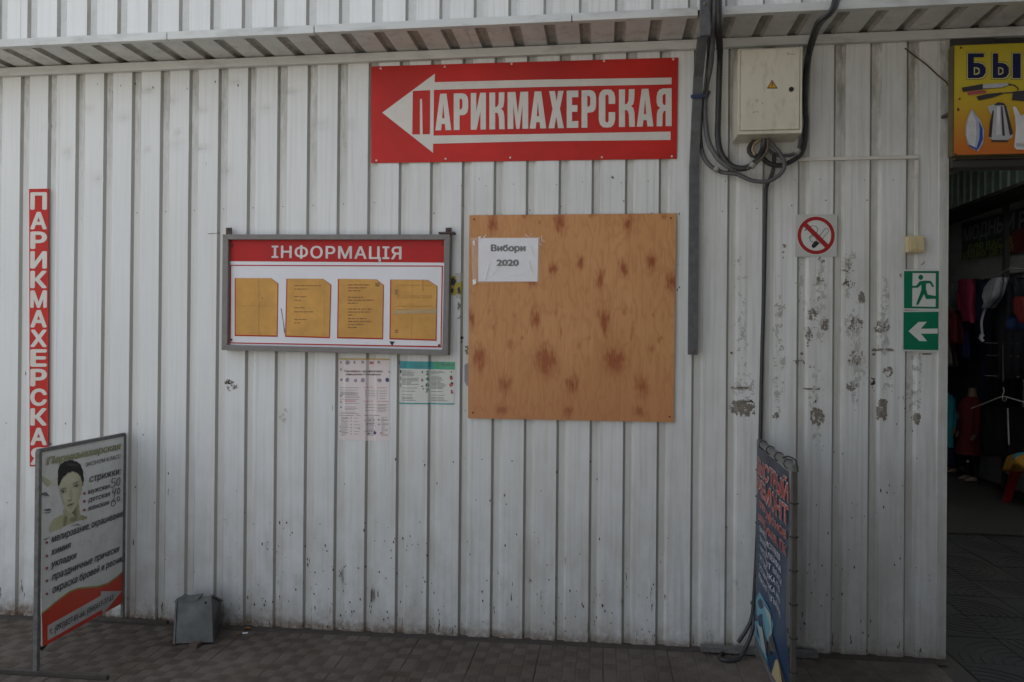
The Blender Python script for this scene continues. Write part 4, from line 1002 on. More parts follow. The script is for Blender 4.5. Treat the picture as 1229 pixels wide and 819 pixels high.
for L in ([(261, 358), (265, 372)], [(268, 358), (271, 366)], [(250, 408), (258, 403)], [(262, 404), (272, 405)], [(284, 370), (288, 377)]): stroke(q, L, .5, BP2, .0006, (820, 0), 3.005)
q.build('scratch', M_DARK, cab)

# ---- pole
def wpt(px, py, y): return yp(y).p(px, py)
pole = thing('steel_pole', 'weathered grey steel channel running down the wall beside the plywood', 'steel channel', (wpt(831, 425, -.04).x, -.04, wpt(831, 425, -.04).z))
pp = [wpt(831.3, 426, -.035), wpt(833, 200, -.035), wpt(838, 92, -.07), wpt(842.5, 48, -.20)]
for i in range(3): MB().bar(pp[i], pp[i + 1] + (pp[i + 1] - pp[i]).normalized() * .01, .042 - .001 * i, .022, (0, -1, 0)).build('channel_length', M_POLE, pole, bevel=.002)
MB().bar(wpt(846, 44, -.295), wpt(846.5, -90, -.295), .040, .025, (0, -1, 0)).build('upper_post', M_POLE, pole, bevel=.002)
q = pp[0]; MB().disc((q.x, -.047, q.z + .02), .007, h=.004).build('bolt', M_SCREW, pole)
q = wpt(846, 5, -.308); MB().disc((q.x, q.y, q.z), .007, h=.004).build('bolt', M_SCREW, pole)
q = wpt(834, 118, -.058); MB().box((q.x - .02, -.085, q.z - .007), (q.x + .045, -.077, q.z + .007)).build('tape_band', M_BLUE, pole)
# ---- cables
def cable(label, pts, r, m, ridge=0, name='cable', grp='cables looped below the electric cabinet', cat='cable'):
    P_ = [wpt(a, b_, y) for a, b_, y in pts]
    o = MB().tube(P_, r, 9, ridge, .0055 if ridge else .012).build(name, m, None); tag(o, label, cat, grp); return o
Z5 = lambda a, b_, y: (820 + a / 5.12, 100 + b_ / 5.12, y)
Z3 = lambda a, b_, y: (820 + a / 3.005, b_ / 3.005, y)
cable('grey corrugated conduit hugging the pole, ending in the short loop under the cabinet', [Z3(112, -120, -.30), Z3(112, 0, -.30), Z3(108, 100, -.26), Z3(100, 230, -.12), Z3(84, 310, -.06), Z5(132, 150, -.05), Z5(138, 260, -.045), Z5(160, 370, -.05), Z5(230, 480, -.06), Z5(340, 530, -.07), Z5(440, 490, -.08), Z5(485, 410, -.08), Z5(495, 345, -.08)], .0125, M_CONDUIT, .24)
cable('black corrugated conduit dropping right of the pole beside the cabinet', [Z3(128, -120, -.30), Z3(128, 0, -.30), Z3(128, 110, -.26), Z3(132, 195, -.10), Z5(220, 0, -.05), Z5(215, 200, -.04), Z5(213, 330, -.05), Z5(235, 435, -.06), Z5(300, 510, -.07), Z5(390, 520, -.08), Z5(460, 465, -.085), Z5(500, 380, -.08), Z5(505, 345, -.08)], .0145, M_CABLE, .24)
cable('grey corrugated conduit in the lowest, widest loop under the cabinet', [Z3(92, 330, -.035), Z5(105, 200, -.03), Z5(112, 400, -.03), Z5(150, 490, -.035), Z5(230, 545, -.04), Z5(330, 560, -.05), Z5(420, 598, -.055), Z5(520, 603, -.06), Z5(600, 555, -.065), Z5(622, 490, -.07), Z5(585, 420, -.08), Z5(530, 365, -.085), Z5(518, 345, -.08)], .0105, M_CONDUIT, .26)
cable('tan cable curving out from under the cabinet', [Z5(470, 350, -.09), Z5(440, 370, -.095), Z5(425, 410, -.1), Z5(440, 440, -.10)], .006, M_TAN)
cable('thin dark brown cable tied beside the conduit loop', [Z5(520, 350, -.10), Z5(518, 410, -.1), Z5(480, 465, -.1), Z5(420, 510, -.1), Z5(390, 530, -.095)], .006, mat('cable_brown', (.09, .07, .05), .6))
cable('black cable coming over the eave and down the right side of the cabinet', [Z3(552, -140, -.29), Z3(546, 0, -.29), Z3(525, 50, -.29), Z3(488, 78, -.27), Z3(466, 130, -.14), Z3(450, 200, -.03), Z3(438, 300, -.025), Z3(440, 400, -.03), Z5(755, 240, -.03), Z5(740, 400, -.035), Z5(690, 465, -.04), Z5(600, 505, -.04), Z5(530, 495, -.04), Z5(480, 455, -.04), Z5(420, 440, -.03), Z5(405, 400, -.03), Z5(440, 350, -.06)], .0105, M_CABLE, 0)
cable('second grey cable following the black one over the eave', [Z3(566, -140, -.28), Z3(558, 0, -.28), Z3(538, 45, -.28), Z3(498, 85, -.26), Z3(478, 130, -.13), Z3(458, 200, -.02), Z3(446, 300, -.018), Z3(442, 430, -.02), Z5(742, 300, -.02), Z5(718, 380, -.025), Z5(680, 435, -.03), Z5(600, 445, -.03), Z5(540, 425, -.03), Z5(500, 370, -.05)], .008, M_CONDUIT, 0)
cable('thin grey cable nearest the pole edge, running down from the roof', [Z3(100, -120, -.31), Z3(98, 0, -.31), Z3(92, 110, -.27), Z3(88, 220, -.12), Z3(78, 320, -.07), Z5(118, 120, -.06), Z5(108, 300, -.05), Z5(112, 400, -.035)], .006, M_CABLE, 0)
for a, b_ in ((425, 507), (700, 420), (205, 530)):
    P_ = wpt(820 + a / 5.12, 100 + b_ / 5.12, -.10 if a != 205 else -.055)
    o = MB().tube([P_ + Vector((-.005, 0, -.008)), P_ + Vector((.005, 0, .008))], .0135, 10, cap=True).build('cable_clip', mat('clip_dirty', (.28, .27, .24), .6) if 'clip_dirty' not in MATS else MATS['clip_dirty'], None)
    tag(o, {425: 'pale plastic clip on the conduit loop left of the cabinet bottom', 700: 'pale plastic clip on the cables at the cabinet right corner', 205: 'small clip on the lowest conduit loop near the pole'}[a], 'cable clip', 'cable clips')
cable('thick black cable dropping from the loops down the wall to behind the banner', [Z5(560, 430, -.03), Z5(555, 520, -.03), Z5(530, 600, -.02), (919.5, 226, -.018), (918.5, 262, -.014), (917, 340, -.012), (914.5, 430, -.012), (913, 500, -.012), (911.5, 560, -.012), (909, 640, -.014), (906, 700, -.02), (903, 738, -.03), (896, 756, -.04), (886, 771, -.04)], .0085, M_CABLE, 0)
o = MB().tube([wpt(905, 738, -.03), wpt(904, 752, -.05), wpt(898, 771, -.07)] + [onz(887, 790, .02), onz(872, 793, .018), onz(864, 790, .018), onz(868, 783, .02), onz(884, 779, .03)], .0085, 9, 0, .012).build('cable', M_CABLE, None)
tag(o, 'thin bluish black cable loop lying on the paving by the banner foot', 'cable', None)
o = MB().tube([wpt(1086, 58, -.008), wpt(1096, 66, -.006), wpt(1112, 78, -.006), wpt(1126, 91, -.006), wpt(1136, 99, -.02), wpt(1141, 108, -.05)], .0028, 6, 0, .02).build('wire', M_RUST, None)
tag(o, 'thin sagging brown wire from the cover strip to the yellow sign', 'wire')
o = MB().bar(wpt(1131, 141, -.01), wpt(1151, 131.5, -.10), .012, .012).build('bracket', M_RUST, None)
tag(o, 'short rusty bracket joining the wall corner to the yellow sign', 'bracket')

# ---- yellow appliance sign
YP = yp(-.10); O = (1110, 40); K = 4.094
A = YP.p(1143, 187); B = YP.p(1149, 54)
yx1 = 4.98
yl = thing('appliance_sign', 'yellow to orange box sign showing an iron and kettles over the market entrance', 'sign', (A.x, -.05, A.z))
MB().box((A.x + .002, -.097, A.z), (yx1, -.055, B.z)).build('case', mat('sign_case', (.10, .08, .03), .5, .2), yl)
m, t, b = nodes_of('yellow_orange_print'); p = geo(t); sep = N(t, 'ShaderNodeSeparateXYZ'); t.links.new(p, sep.inputs[0])
g = math_n(t, 'ADD', ramp(t, sep.outputs[2], 2.45, 2.18), math_n(t, 'MULTIPLY', math_n(t, 'SUBTRACT', noise(t, p, 5), .5), .3), True)
c = mixc(t, g, (.50, .40, .03), (.50, .14, .025)); t.links.new(c, b.inputs['Base Color']); b.inputs['Roughness'].default_value = .4
MB().add([(A.x + .006, -.0995, A.z + .003), (yx1, -.0995, A.z + .003), (yx1, -.0995, B.z - .003), (A.x + .006, -.0995, B.z - .003)], [(0, 1, 2, 3)]).build('printed_face', m, yl)
M_NAVY = mat('navy_print', (.006, .010, .055), .4, .1)
M_YELP = mat('yellow_print', (.55, .50, .16), .4, .05)
BB = {'Б': [[(0, 0), (0, 1), (.9, 1), (.9, .84), (.34, .84), (.34, .62), (.60, .62), (.84, .56), (1, .42), (1, .2), (.84, .05), (.6, 0)], [(.34, .14), (.34, .44), (.52, .44), (.66, .38), (.66, .2), (.52, .14)]],
      'Ь': [[(0, 0), (0, 1), (.34, 1), (.34, .62), (.60, .62), (.84, .56), (1, .42), (1, .2), (.84, .05), (.6, 0)], [(.34, .14), (.34, .44), (.52, .44), (.66, .38), (.66, .2), (.52, .14)]], 'I': [[(0, 0), (0, 1), (1, 1), (1, 0)]]}
def letter(q, ch, a, b_, y0, y1, lift, g=0):
    L = []
    for k, lp in enumerate(BB[ch]):
        cx_, cz_ = .5, .5; sg = g if k == 0 else -g
        pts = [(a + u * (b_ - a), y0 + (y1 - y0) * v) for u, v in lp]
        mxp = (min(p_[0] for p_ in pts) + max(p_[0] for p_ in pts)) / 2; myp = (min(p_[1] for p_ in pts) + max(p_[1] for p_ in pts)) / 2
        L.append(rx(O, K, [(px + (sg if px > mxp else -sg), py + (sg if py > myp else -sg)) for px, py in pts]))
    q.poly(YP, L if g <= 5 else L[:1], lift)
for g, mm, lf in ((7, M_NAVY, .0009), (5, M_YELP, .0013), (0, M_NAVY, .0018)):
    q = MB()
    for ch, a, b_ in (('Б', 210, 298), ('Ь', 332, 412), ('I', 430, 470)): letter(q, ch, a, b_, 222, 100, lf, g)
    q.build('lettering', mm, yl)
M_SILV = mat('print_silver', (.42, .42, .43), .4, .1, 30); M_DGR = mat('print_charcoal', (.045, .04, .045), .4); M_PK = mat('print_rose', (.35, .08, .09), .4); M_LB = mat('print_pale_blue', (.38, .42, .52), .4); M_BL2 = mat('print_blue', (.03, .07, .28), .4)
M_WP = mat('print_white', (.62, .62, .62), .4)
def yprint(name, mm, lst, lift):
    q = MB()
    for L in lst: q.poly(YP, rx(O, K, L), lift)
    q.build(name, mm, yl)
yprint('straightener', M_DGR, [[(180, 268), (285, 250), (300, 262), (420, 248), (420, 256), (380, 268), (300, 275), (185, 290)], [(250, 312), (300, 300), (378, 292), (380, 300), (330, 318), (262, 332), (258, 322)], [(375, 293), (430, 290), (432, 296), (378, 298)], [(405, 250), (440, 254), (462, 272), (455, 284), (450, 282), (455, 272), (436, 260), (405, 256)], [(432, 288), (487, 282), (487, 336), (426, 330)]], .002)
yprint('straightener', M_PK, [[(206, 290), (280, 280), (302, 284), (296, 296), (212, 306)]], .002)
yprint('straightener', M_SILV, [[(283, 252), (400, 245), (412, 256), (372, 268), (284, 273)]], .0024)
yprint('iron', M_LB, [[(232, 372), (215, 400), (200, 450), (198, 500), (210, 550), (240, 574), (262, 580), (285, 540), (290, 480), (270, 425), (248, 400)]], .002)
yprint('iron', M_WP, [[(230, 385), (214, 415), (204, 470), (206, 520), (222, 550), (244, 560), (252, 500), (248, 430)]], .0024)
yprint('iron', M_BL2, [[(262, 430), (282, 470), (284, 520), (268, 560), (252, 578), (212, 552), (216, 548), (252, 566), (266, 520), (268, 470)]], .0026)
q = MB()
for i in range(9):
    for j in range(3): stroke(q, [(212 + j * 11 + i * .5, 440 + i * 11), (218 + j * 11 + i * .5, 436 + i * 11)], .5, YP, .0028, O, K)
q.build('iron', M_LB, yl)
yprint('kettle', M_SILV, [[(335, 352), (395, 350), (408, 380), (430, 500), (428, 515), (388, 530), (340, 530), (312, 512), (320, 450), (330, 400), (322, 398), (305, 362), (318, 358)]], .002)
yprint('kettle', M_DGR, [[(338, 352), (360, 340), (384, 344), (396, 352), (384, 356), (345, 356)], [(385, 352), (398, 358), (432, 495), (416, 505), (400, 420)], [(318, 440), (332, 380), (338, 380), (326, 515), (312, 510)], [(330, 526), (400, 526), (412, 536), (322, 534)], [(372, 360), (380, 360), (392, 505), (380, 505)]], .0024)
yprint('kettle', M_WP, [[(354, 362), (366, 362), (372, 500), (348, 500)]], .0026)
yprint('white_kettle', M_WP, [[(430, 362), (445, 362), (470, 405), (487, 400), (510, 402), (512, 575), (448, 572), (438, 560), (446, 470), (442, 415)]], .002)
yprint('white_kettle', M_SILV, [[(446, 540), (512, 546), (512, 562), (446, 558)]], .0024)
for a, b_ in ((170, 323), (176, 72), (140, 595)):
    c_ = YP.p(1110 + a / K, 40 + b_ / K); MB().disc((max(c_.x, A.x + .012), -.1, c_.z), .004, h=.003).build('screw', M_RUST, yl)

# ================================================================== PAVEMENT SIGNS
LP = Plane((.604, .0), (.634, -.6))
def lft(p_): return p_
lb = thing('pavement_sign', 'hairdresser price board with a woman\'s portrait, red foot and steel legs, standing on the paving', 'sign board', (.62, -.3, gz(.6)))
lb['label'] = "grey hairdresser price board with a woman's portrait and red lower corner on steel legs"
O = (0, 500); K = 2.568
tlp, trp, brp, blp = (47.5, 542.5), (150.3, 522), (151.3, 721.5), (50.8, 777.5)
MB().poly(LP, [tlp, trp, brp, blp], 0, .004).build('panel', M_BOARD, lb)
# frame of square tube
fT, fB = LP.p(46.5, 541.5), LP.p(46.5, 811)
rT, rB = LP.p(149.8, 521.5), LP.p(149.8, 745)
fB.z = gz(.63); rB.z = gz(.6)
MB().bar(fT, Vector((fT.x, fT.y, fB.z)), .017, .019, (1, 0, 0)).build('post', M_POST, lb, bevel=.002)
MB().bar(Vector((rT.x, rT.y, rT.z)), Vector((rT.x, rT.y, rB.z)), .015, .015, (1, 0, 0)).build('post', M_POST, lb, bevel=.002)
MB().bar(fT - LP.N * .004, rT - LP.N * .004, .016, .016).build('top_rail', M_POST, lb, bevel=.001)
MB().bar(LP.p(50.8, 776) - LP.N * .012, LP.p(151, 720) - LP.N * .012, .016, .016).build('bottom_rail', M_POST, lb, bevel=.001)
MB().bar((.30, fT.y - .004, gz(.5) + .012), (.955, fT.y - .004, gz(.8) + .012), .016, .018).build('foot', M_FOOT, lb, bevel=.002)
MB().bar((.30, rT.y - .02, gz(.5) + .012), (.85, rT.y - .02, gz(.8) + .012), .016, .018).build('foot', M_FOOT, lb, bevel=.002)
MB().poly(LP, [(48, 777), (56.5, 774), (54, 777.5), (50, 781)], .002, .006).build('torn_corner', M_DARK, lb)
O3, K3 = (30, 510), 5.46
M_OLIVE = mat('print_olive', (.30, .32, .08), .5); M_SKIN = mat('print_skin_greenish', (.46, .47, .30), .5, .05, 20); M_HAIR = mat('print_dark_hair', (.02, .018, .02), .5); M_BRED = mat('vinyl_red', (.60, .055, .025), .45, .1, 10, dirt=.2, dcol=(.2, .03, .02))
M_SKIN2 = mat('print_skin_shadow', (.33, .33, .20), .5); M_BRN = mat('print_brown', (.10, .06, .05), .5); M_FLOW = mat('print_flower', (.50, .50, .36), .5)
def lp(name, mm, lst, lift, OO=O3, KK=K3):
    q = MB()
    for L in lst: q.poly(LP, rx(OO, KK, L), lift)
    return q.build(name, mm, lb)
# red wave with green edge and the arrow
wave = [(90, 628), (135, 590), (190, 545), (245, 505), (290, 488), (350, 482), (400, 478), (450, 462), (500, 428), (548, 385)]
OW, KW = (30, 600), 4.55
lp('wave_edge', M_OLIVE, [[(x_, y_ - 9) for x_, y_ in wave] + [(548, 400), (400, 500), (90, 640)]], .0008, OW, KW)
q = MB().poly(LP, rx(OW, KW, wave) + [(151.2, 721), (51, 777)], .0014); q.build('red_wave', M_BRED, lb)
lp('arrow', mat('vinyl_grey', (.50, .49, .48), .5), [[(121, 688), (412, 524), (414, 500), (528, 498), (424, 622), (418, 600), (121, 770)]], .002, OW, KW)
q = MB().text(LP, 'т. (093)827-81-66, (066)613-37-63', (30 + 130 / KW, 600 + 738 / KW), (30 + 478 / KW, 600 + 545 / KW), 7.6, .0026, bold=.012, h2=6.2, shear=.1); q.build('phone_number', M_BLACK, lb)
# portrait: a printed photograph, its tones held per vertex of a fine grid
def pip(x, y, L):
    r_ = False
    for k in range(len(L)):
        (x1, y1), (x2, y2) = L[k], L[(k + 1) % len(L)]
        if (y1 > y) != (y2 > y) and x < (x2 - x1) * (y - y1) / (y2 - y1) + x1: r_ = not r_
    return r_
def sst(a, b_, v): v = max(0, min(1, (v - a) / (b_ - a))); return v * v * (3 - 2 * v)
def lr(a, b_, f): return tuple(a[i] * (1 - f) + b_[i] * f for i in range(3))
def ell(x, y, cx_, cy2, rx_, ry_, an=0, soft=.35):
    dx, dy = x - cx_, y - cy2; c_, s_ = math.cos(an), math.sin(an); u = (dx * c_ + dy * s_) / rx_; v = (-dx * s_ + dy * c_) / ry_
    return 1 - sst(1 - soft, 1 + soft, math.sqrt(u * u + v * v))
SHO = [(155, 708), (165, 655), (192, 612), (235, 590), (262, 585), (285, 600), (330, 600), (352, 585), (380, 592), (408, 600), (404, 622), (340, 634), (280, 658), (230, 684)]
HAND = [(246, 560), (262, 545), (285, 560), (318, 590), (330, 612), (318, 640), (292, 632), (272, 600), (252, 585)]
NECK = [(285, 545), (352, 490), (358, 560), (366, 605), (310, 640), (288, 600)]
FACE = [(224, 395), (222, 352), (236, 315), (270, 296), (320, 290), (358, 308), (376, 350), (377, 400), (368, 450), (352, 500), (330, 545), (308, 572), (292, 577), (272, 562), (252, 525), (236, 475), (226, 430)]
HAIR = [(212, 402), (211, 345), (214, 300), (226, 262), (252, 240), (292, 229), (334, 235), (364, 258), (380, 300), (386, 350), (383, 392), (377, 402), (371, 372), (362, 340), (340, 316), (310, 308), (280, 318), (250, 345), (234, 372), (222, 404)]
LOBE = [(98, 330), (128, 338), (160, 362), (205, 345), (236, 352), (212, 372), (232, 392), (190, 398), (170, 385), (148, 412), (122, 380), (98, 362)]
def ptone(x, y):
    c_ = None
    if pip(x, y, LOBE): c_ = lr((.47, .47, .30), (.66, .65, .55), ell(x, y, 205, 372, 40, 25))
    if pip(x, y, SHO): c_ = lr((.50, .50, .30), (.34, .33, .18), sst(0, 1, (x - 180) / 230)); c_ = lr(c_, (.20, .19, .10), ell(x, y, 262, 630, 12, 40, .2) * .7)
    if pip(x, y, NECK): c_ = lr((.20, .17, .10), (.42, .41, .26), sst(320, 355, x)); 
    if pip(x, y, HAND): c_ = lr((.48, .47, .31), (.28, .26, .15), ell(x, y, 318, 625, 26, 20))
    if pip(x, y, FACE):
        c_ = lr((.57, .57, .39), (.33, .32, .20), sst(325, 385, x + (y - 400) * .1) * .8)
        c_ = lr(c_, (.30, .27, .17), ell(x, y, 232, 500, 18, 70, -.25) * .5); c_ = lr(c_, (.66, .66, .50), ell(x, y, 262, 480, 20, 26) * .6); c_ = lr(c_, (.65, .65, .5), ell(x, y, 285, 360, 40, 24) * .5)
        c_ = lr(c_, (.33, .28, .18), ell(x, y, 300, 455, 9, 44, -.05) * .45)
        for ex_, ey_, an in ((248, 440, -.2), (334, 404, -.35)):
            c_ = lr(c_, (.28, .25, .17), ell(x, y, ex_, ey_ - 4, 24, 13, an) * .75); c_ = lr(c_, (.52, .52, .44), ell(x, y, ex_, ey_, 14, 5.5, an, .3)); c_ = lr(c_, (.02, .018, .015), ell(x, y, ex_ + 1, ey_ - 1, 6.5, 6, an, .3)); c_ = lr(c_, (.025, .02, .018), ell(x, y, ex_, ey_ - 6, 17, 2.6, an, .5))
        c_ = lr(c_, (.05, .04, .03), ell(x, y, 250, 419, 23, 4, -.28, .5) * .85); c_ = lr(c_, (.05, .04, .03), ell(x, y, 332, 380, 25, 4, -.4, .5) * .85)
        c_ = lr(c_, (.24, .17, .11), ell(x, y, 290, 497, 14, 4.5, -.2, .6) * .8); c_ = lr(c_, (.15, .1, .08), ell(x, y, 283, 497, 3, 2.5) * .9); c_ = lr(c_, (.15, .1, .08), ell(x, y, 298, 494, 3, 2.5) * .9)
        c_ = lr(c_, (.26, .12, .10), ell(x, y, 297, 524, 24, 7.5, -.35, .35) * .9); c_ = lr(c_, (.07, .03, .03), ell(x, y, 297, 522, 22, 1.6, -.35, .5)); c_ = lr(c_, (.32, .28, .18), ell(x, y, 300, 543, 12, 4, -.3) * .6)
    if pip(x, y, HAIR): c_ = lr((.018, .015, .014), (.09, .075, .06), ell(x, y, 310, 262, 42, 10, .1) * .5)
    return c_
PN = 74; px0, px1, py0, py1 = 96, 410, 226, 710
q = MB(); cols_ = []; idx = {}
for j in range(PN + 1):
    for i in range(PN + 1):
        x_ = px0 + (px1 - px0) * i / PN; y_ = py0 + (py1 - py0) * j / PN; c_ = ptone(x_, y_)
        if c_ is not None:
            idx[(i, j)] = len(q.v); q.v.append(LP.p(O3[0] + x_ / K3, O3[1] + y_ / K3) + LP.N * .0012); cols_.append(c_)
for j in range(PN):
    for i in range(PN):
        k4 = [(i, j), (i, j + 1), (i + 1, j + 1), (i + 1, j)]; k4 = [idx[k] for k in k4 if k in idx]
        if len(k4) >= 3: q.f.append(tuple(k4)); q.sm.append(False)
m, t, b = nodes_of('portrait_print'); at = N(t, 'ShaderNodeAttribute'); at.attribute_name = 'print'
t.links.new(at.outputs['Color'], b.inputs['Base Color']); b.inputs['Roughness'].default_value = .55; b.inputs['Specular IOR Level'].default_value = .3
po = q.build('portrait', m, lb); ca = po.data.attributes.new('print', 'FLOAT_COLOR', 'POINT')
ca.data.foreach_set('color', [v for c_ in cols_ for v in (c_[0], c_[1], c_[2], 1)])
lp('torn_patch', M_GREYTXT, [[(118, 556), (160, 548), (172, 560), (140, 566)], [(120, 575), (150, 572), (180, 565), (150, 580)], [(95, 450), (135, 440), (160, 470), (140, 466), (100, 460)], [(118, 750), (160, 735), (156, 740), (130, 756)], [(290, 662), (345, 650), (370, 662), (345, 658)]], .0026)
q = MB().text(LP, 'Парикмахерская', (30 + 140 / K3, 510 + 262 / K3), (30 + 622 / K3, 510 + 158 / K3), 8.2, .0026, bold=.045, h2=7.2, shear=.25); q.build('title_outline', mat('print_dark_olive', (.06, .07, .03), .5), lb)
q = MB().text(LP, 'Парикмахерская', (30 + 140 / K3, 510 + 262 / K3), (30 + 622 / K3, 510 + 158 / K3), 8.2, .0032, bold=.004, h2=7.2, shear=.25); q.build('title', mat('print_light_olive', (.48, .48, .25), .5), lb)
q = MB()
q.text(LP, 'ЭКОНОМ КЛАСС', (30 + 392 / K3, 510 + 276 / K3), (30 + 622 / K3, 510 + 218 / K3), 4.6, .0028, bold=.005, h2=4.4, shear=.12)
q.text(LP, 'стрижки:', (30 + 418 / K3, 510 + 378 / K3), (30 + 622 / K3, 510 + 322 / K3), 8.2, .0028, bold=.012, h2=7.8, shear=.15)
for s_, a, b_ in (('мужская', (410, 456), (550, 415)), ('детская', (412, 508), (552, 466)), ('женская', (408, 565), (546, 522))):
    q.text(LP, s_, (30 + a[0] / K3, 510 + a[1] / K3), (30 + b_[0] / K3, 510 + b_[1] / K3), 6.0, .0028, bold=.012, h2=5.6, shear=.15)
for s_, a, b_, h1, h2 in (('мелирование, окрашивание', (142, 235), (532, 90), 8.6, 7.4), ('химия', (140, 305), (245, 262), 8, 7.6), ('укладки', (140, 372), (276, 318), 8, 7.6), ('праздничные прически', (145, 442), (510, 282), 8.6, 7.4), ('окраска бровей и ресниц', (145, 512), (538, 332), 8.6, 7.4)):
    q.text(LP, s_, (30 + a[0] / KW, 600 + a[1] / KW), (30 + b_[0] / KW, 600 + b_[1] / KW), h1, .0028, bold=.014, h2=h2, shear=.15)
q.build('lettering', M_BLACK, lb)
q = MB()
for px, py in ((386, 450), (386, 502), (386, 558)): q.poly(LP, rx(O3, K3, [(px + 9 * math.cos(k * .785), py + 10 * math.sin(k * .785)) for k in range(8)]), .0028)
for px, py in ((117, 233), (117, 307), (117, 373), (117, 443), (117, 514)): q.poly(LP, rx(OW, KW, [(px + 7 * math.cos(k * .785), py + 8 * math.sin(k * .785)) for k in range(8)]), .0028)
q.build('bullet', mat('bullet_red', (.35, .05, .05), .5), lb)
q = MB()
for L in ([(590, 352), (568, 352), (565, 380), (582, 375), (588, 395), (570, 415), (558, 405)], [(612, 345), (598, 365), (598, 395), (610, 398), (620, 375), (618, 350), (612, 345)], [(575, 420), (570, 445), (590, 440)], [(592, 415), (580, 475)], [(612, 412), (602, 430), (602, 455), (612, 450), (620, 430), (612, 412)], [(585, 480), (565, 500), (562, 530), (575, 535), (590, 515), (585, 495), (570, 505)], [(610, 470), (600, 480), (605, 500), (615, 495), (618, 478), (610, 470)]):
    stroke(q, L, .75, LP, .003, O3, K3)
q.build('handwritten_price', M_BLACK, lb)

# ---- right banner stand
RP = Plane((3.612, -.06), (3.586, -.745))
rb = thing('banner_stand', 'dark blue phone repair banner laced to a steel frame, seen almost edge on', 'banner stand', (3.60, -.4, gz(3.6)))
O6, K6 = (890, 520), 2.739
A = RP.p(912, 531); B = RP.p(953.5, 562)
ztop = (A.z + B.z) / 2
yr, yf = A.y, B.y
def rpt(y, z): 
    f = (y - RP.A.y) / RP.U.y; return Vector((RP.A.x + RP.U.x * f, y, z))
zb_ = gz(3.6)
MB().bar(rpt(yr, ztop), rpt(yr, zb_), .022, .022, (1, 0, 0)).build('post', M_POST, rb, bevel=.002)
MB().bar(rpt(yf, ztop), rpt(yf, zb_), .016, .018, (1, 0, 0)).build('post', mat('pale_steel', (.06, .056, .05), .5, .2, 30, dirt=.5, dcol=(.08, .06, .04)), rb, bevel=.002)
MB().bar(rpt(yr + .01, ztop), rpt(yf - .012, ztop), .022, .022).build('top_rail', M_POST, rb, bevel=.002)
MB().bar(rpt(yr, zb_ + .06), rpt(yf, zb_ + .06), .022, .022).build('bottom_rail', M_POST, rb, bevel=.002)
MB().bar((3.37, yr + .01, zb_ + .022), (3.86, yr + .01, zb_ + .022), .03, .026).build('foot', M_POST, rb, bevel=.002)
MB().bar((3.42, yf, zb_ + .016), (3.80, yf, zb_ + .016), .03, .026).build('foot', M_POST, rb, bevel=.002)
# vinyl with folds
m, t, b = nodes_of('banner_vinyl'); p = geo(t); sep = N(t, 'ShaderNodeSeparateXYZ'); t.links.new(p, sep.inputs[0])
c = mixc(t, ramp(t, sep.outputs[2], .85, .25), (.012, .013, .03), (.006, .035, .095))
c = mixc(t, math_n(t, 'MULTIPLY', ramp(t, noise(t, p, 6), .4, .7), .4), c, (.012, .035, .08)); t.links.new(c, b.inputs['Base Color']); b.inputs['Roughness'].default_value = .42
ny, nz = 40, 60
def fold(u, v): return .010 * math.sin(u * 5 + v * 6) * (1 - v) + .006 * math.sin(u * 11 - v * 9 + 1) + .02 * math.exp(-((u - .35 - .3 * (1 - v)) / .07) ** 2) * math.sin(3.1 * v)
def bpt(u, v, lift=0):
    y = yr - .016 + (yf + .02 - yr + .016) * u; z = zb_ + .10 + (ztop - .015 - zb_ - .10) * v
    return rpt(y, z) + RP.N * (.014 + fold(u, v) * .55 + lift)
bv = MB(); bv.add([bpt(i / ny, j / nz) for j in range(nz + 1) for i in range(ny + 1)], [(j * (ny + 1) + i, j * (ny + 1) + i + 1, (j + 1) * (ny + 1) + i + 1, (j + 1) * (ny + 1) + i) for j in range(nz) for i in range(ny)], True)
bv.build('banner_sheet', m, rb)
def btext(q, s_, u0, u1, v, hv, bold, lift):
    V, Fc = glyphs(s_, bold)
    # cut long faces so the letters follow the folds
    q.add([bpt(u0 + (u1 - u0) * a, v + hv * b_, lift + e) for a, b_, e in V], Fc)
M_BW = mat('banner_white_ink', (.5, .5, .52), .45); M_BR = mat('banner_red_ink', (.42, .05, .03), .45)
q = MB(); q2 = MB(); q3 = MB()
for s_, u0, u1, v, hv in (('БЫСТРЫЙ', -.0, 1.0, .868, .075), ('РЕМОНТ', .05, .99, .765, .078)):
    btext(q, s_, max(.02, u0), u1, v, hv, .055, .002); btext(q2, s_, max(.02, u0), u1, v, hv, .012, .004)
for s_, u0, u1, v, hv in (('телефонов', .12, .95, .70, .042), ('ноутбуков, ПК', .1, .96, .63, .042)):
    btext(q, s_, u0, u1, v, hv, .035, .002); btext(q2, s_, u0, u1, v, hv, .008, .004)
for i, s_ in enumerate(('· ЗАМЕНА ДИСПЛЕЕВ', '· ЗАМЕНА ШЛЕЙФОВ', '· ЧИСТКА ОТ ВЛАГИ', '· УСТАНОВКА ПО', '· УСТАНОВКА ИГР', '· РЕМОНТ РАЗЪЕМОВ')):
    btext(q3, s_, .08, .8 + .03 * (i % 3), .575 - i * .048, .026, .012, .003)
q.build('lettering_outline', M_BW, rb); q2.build('lettering', M_BR, rb); q3.build('service_list', M_BW, rb)
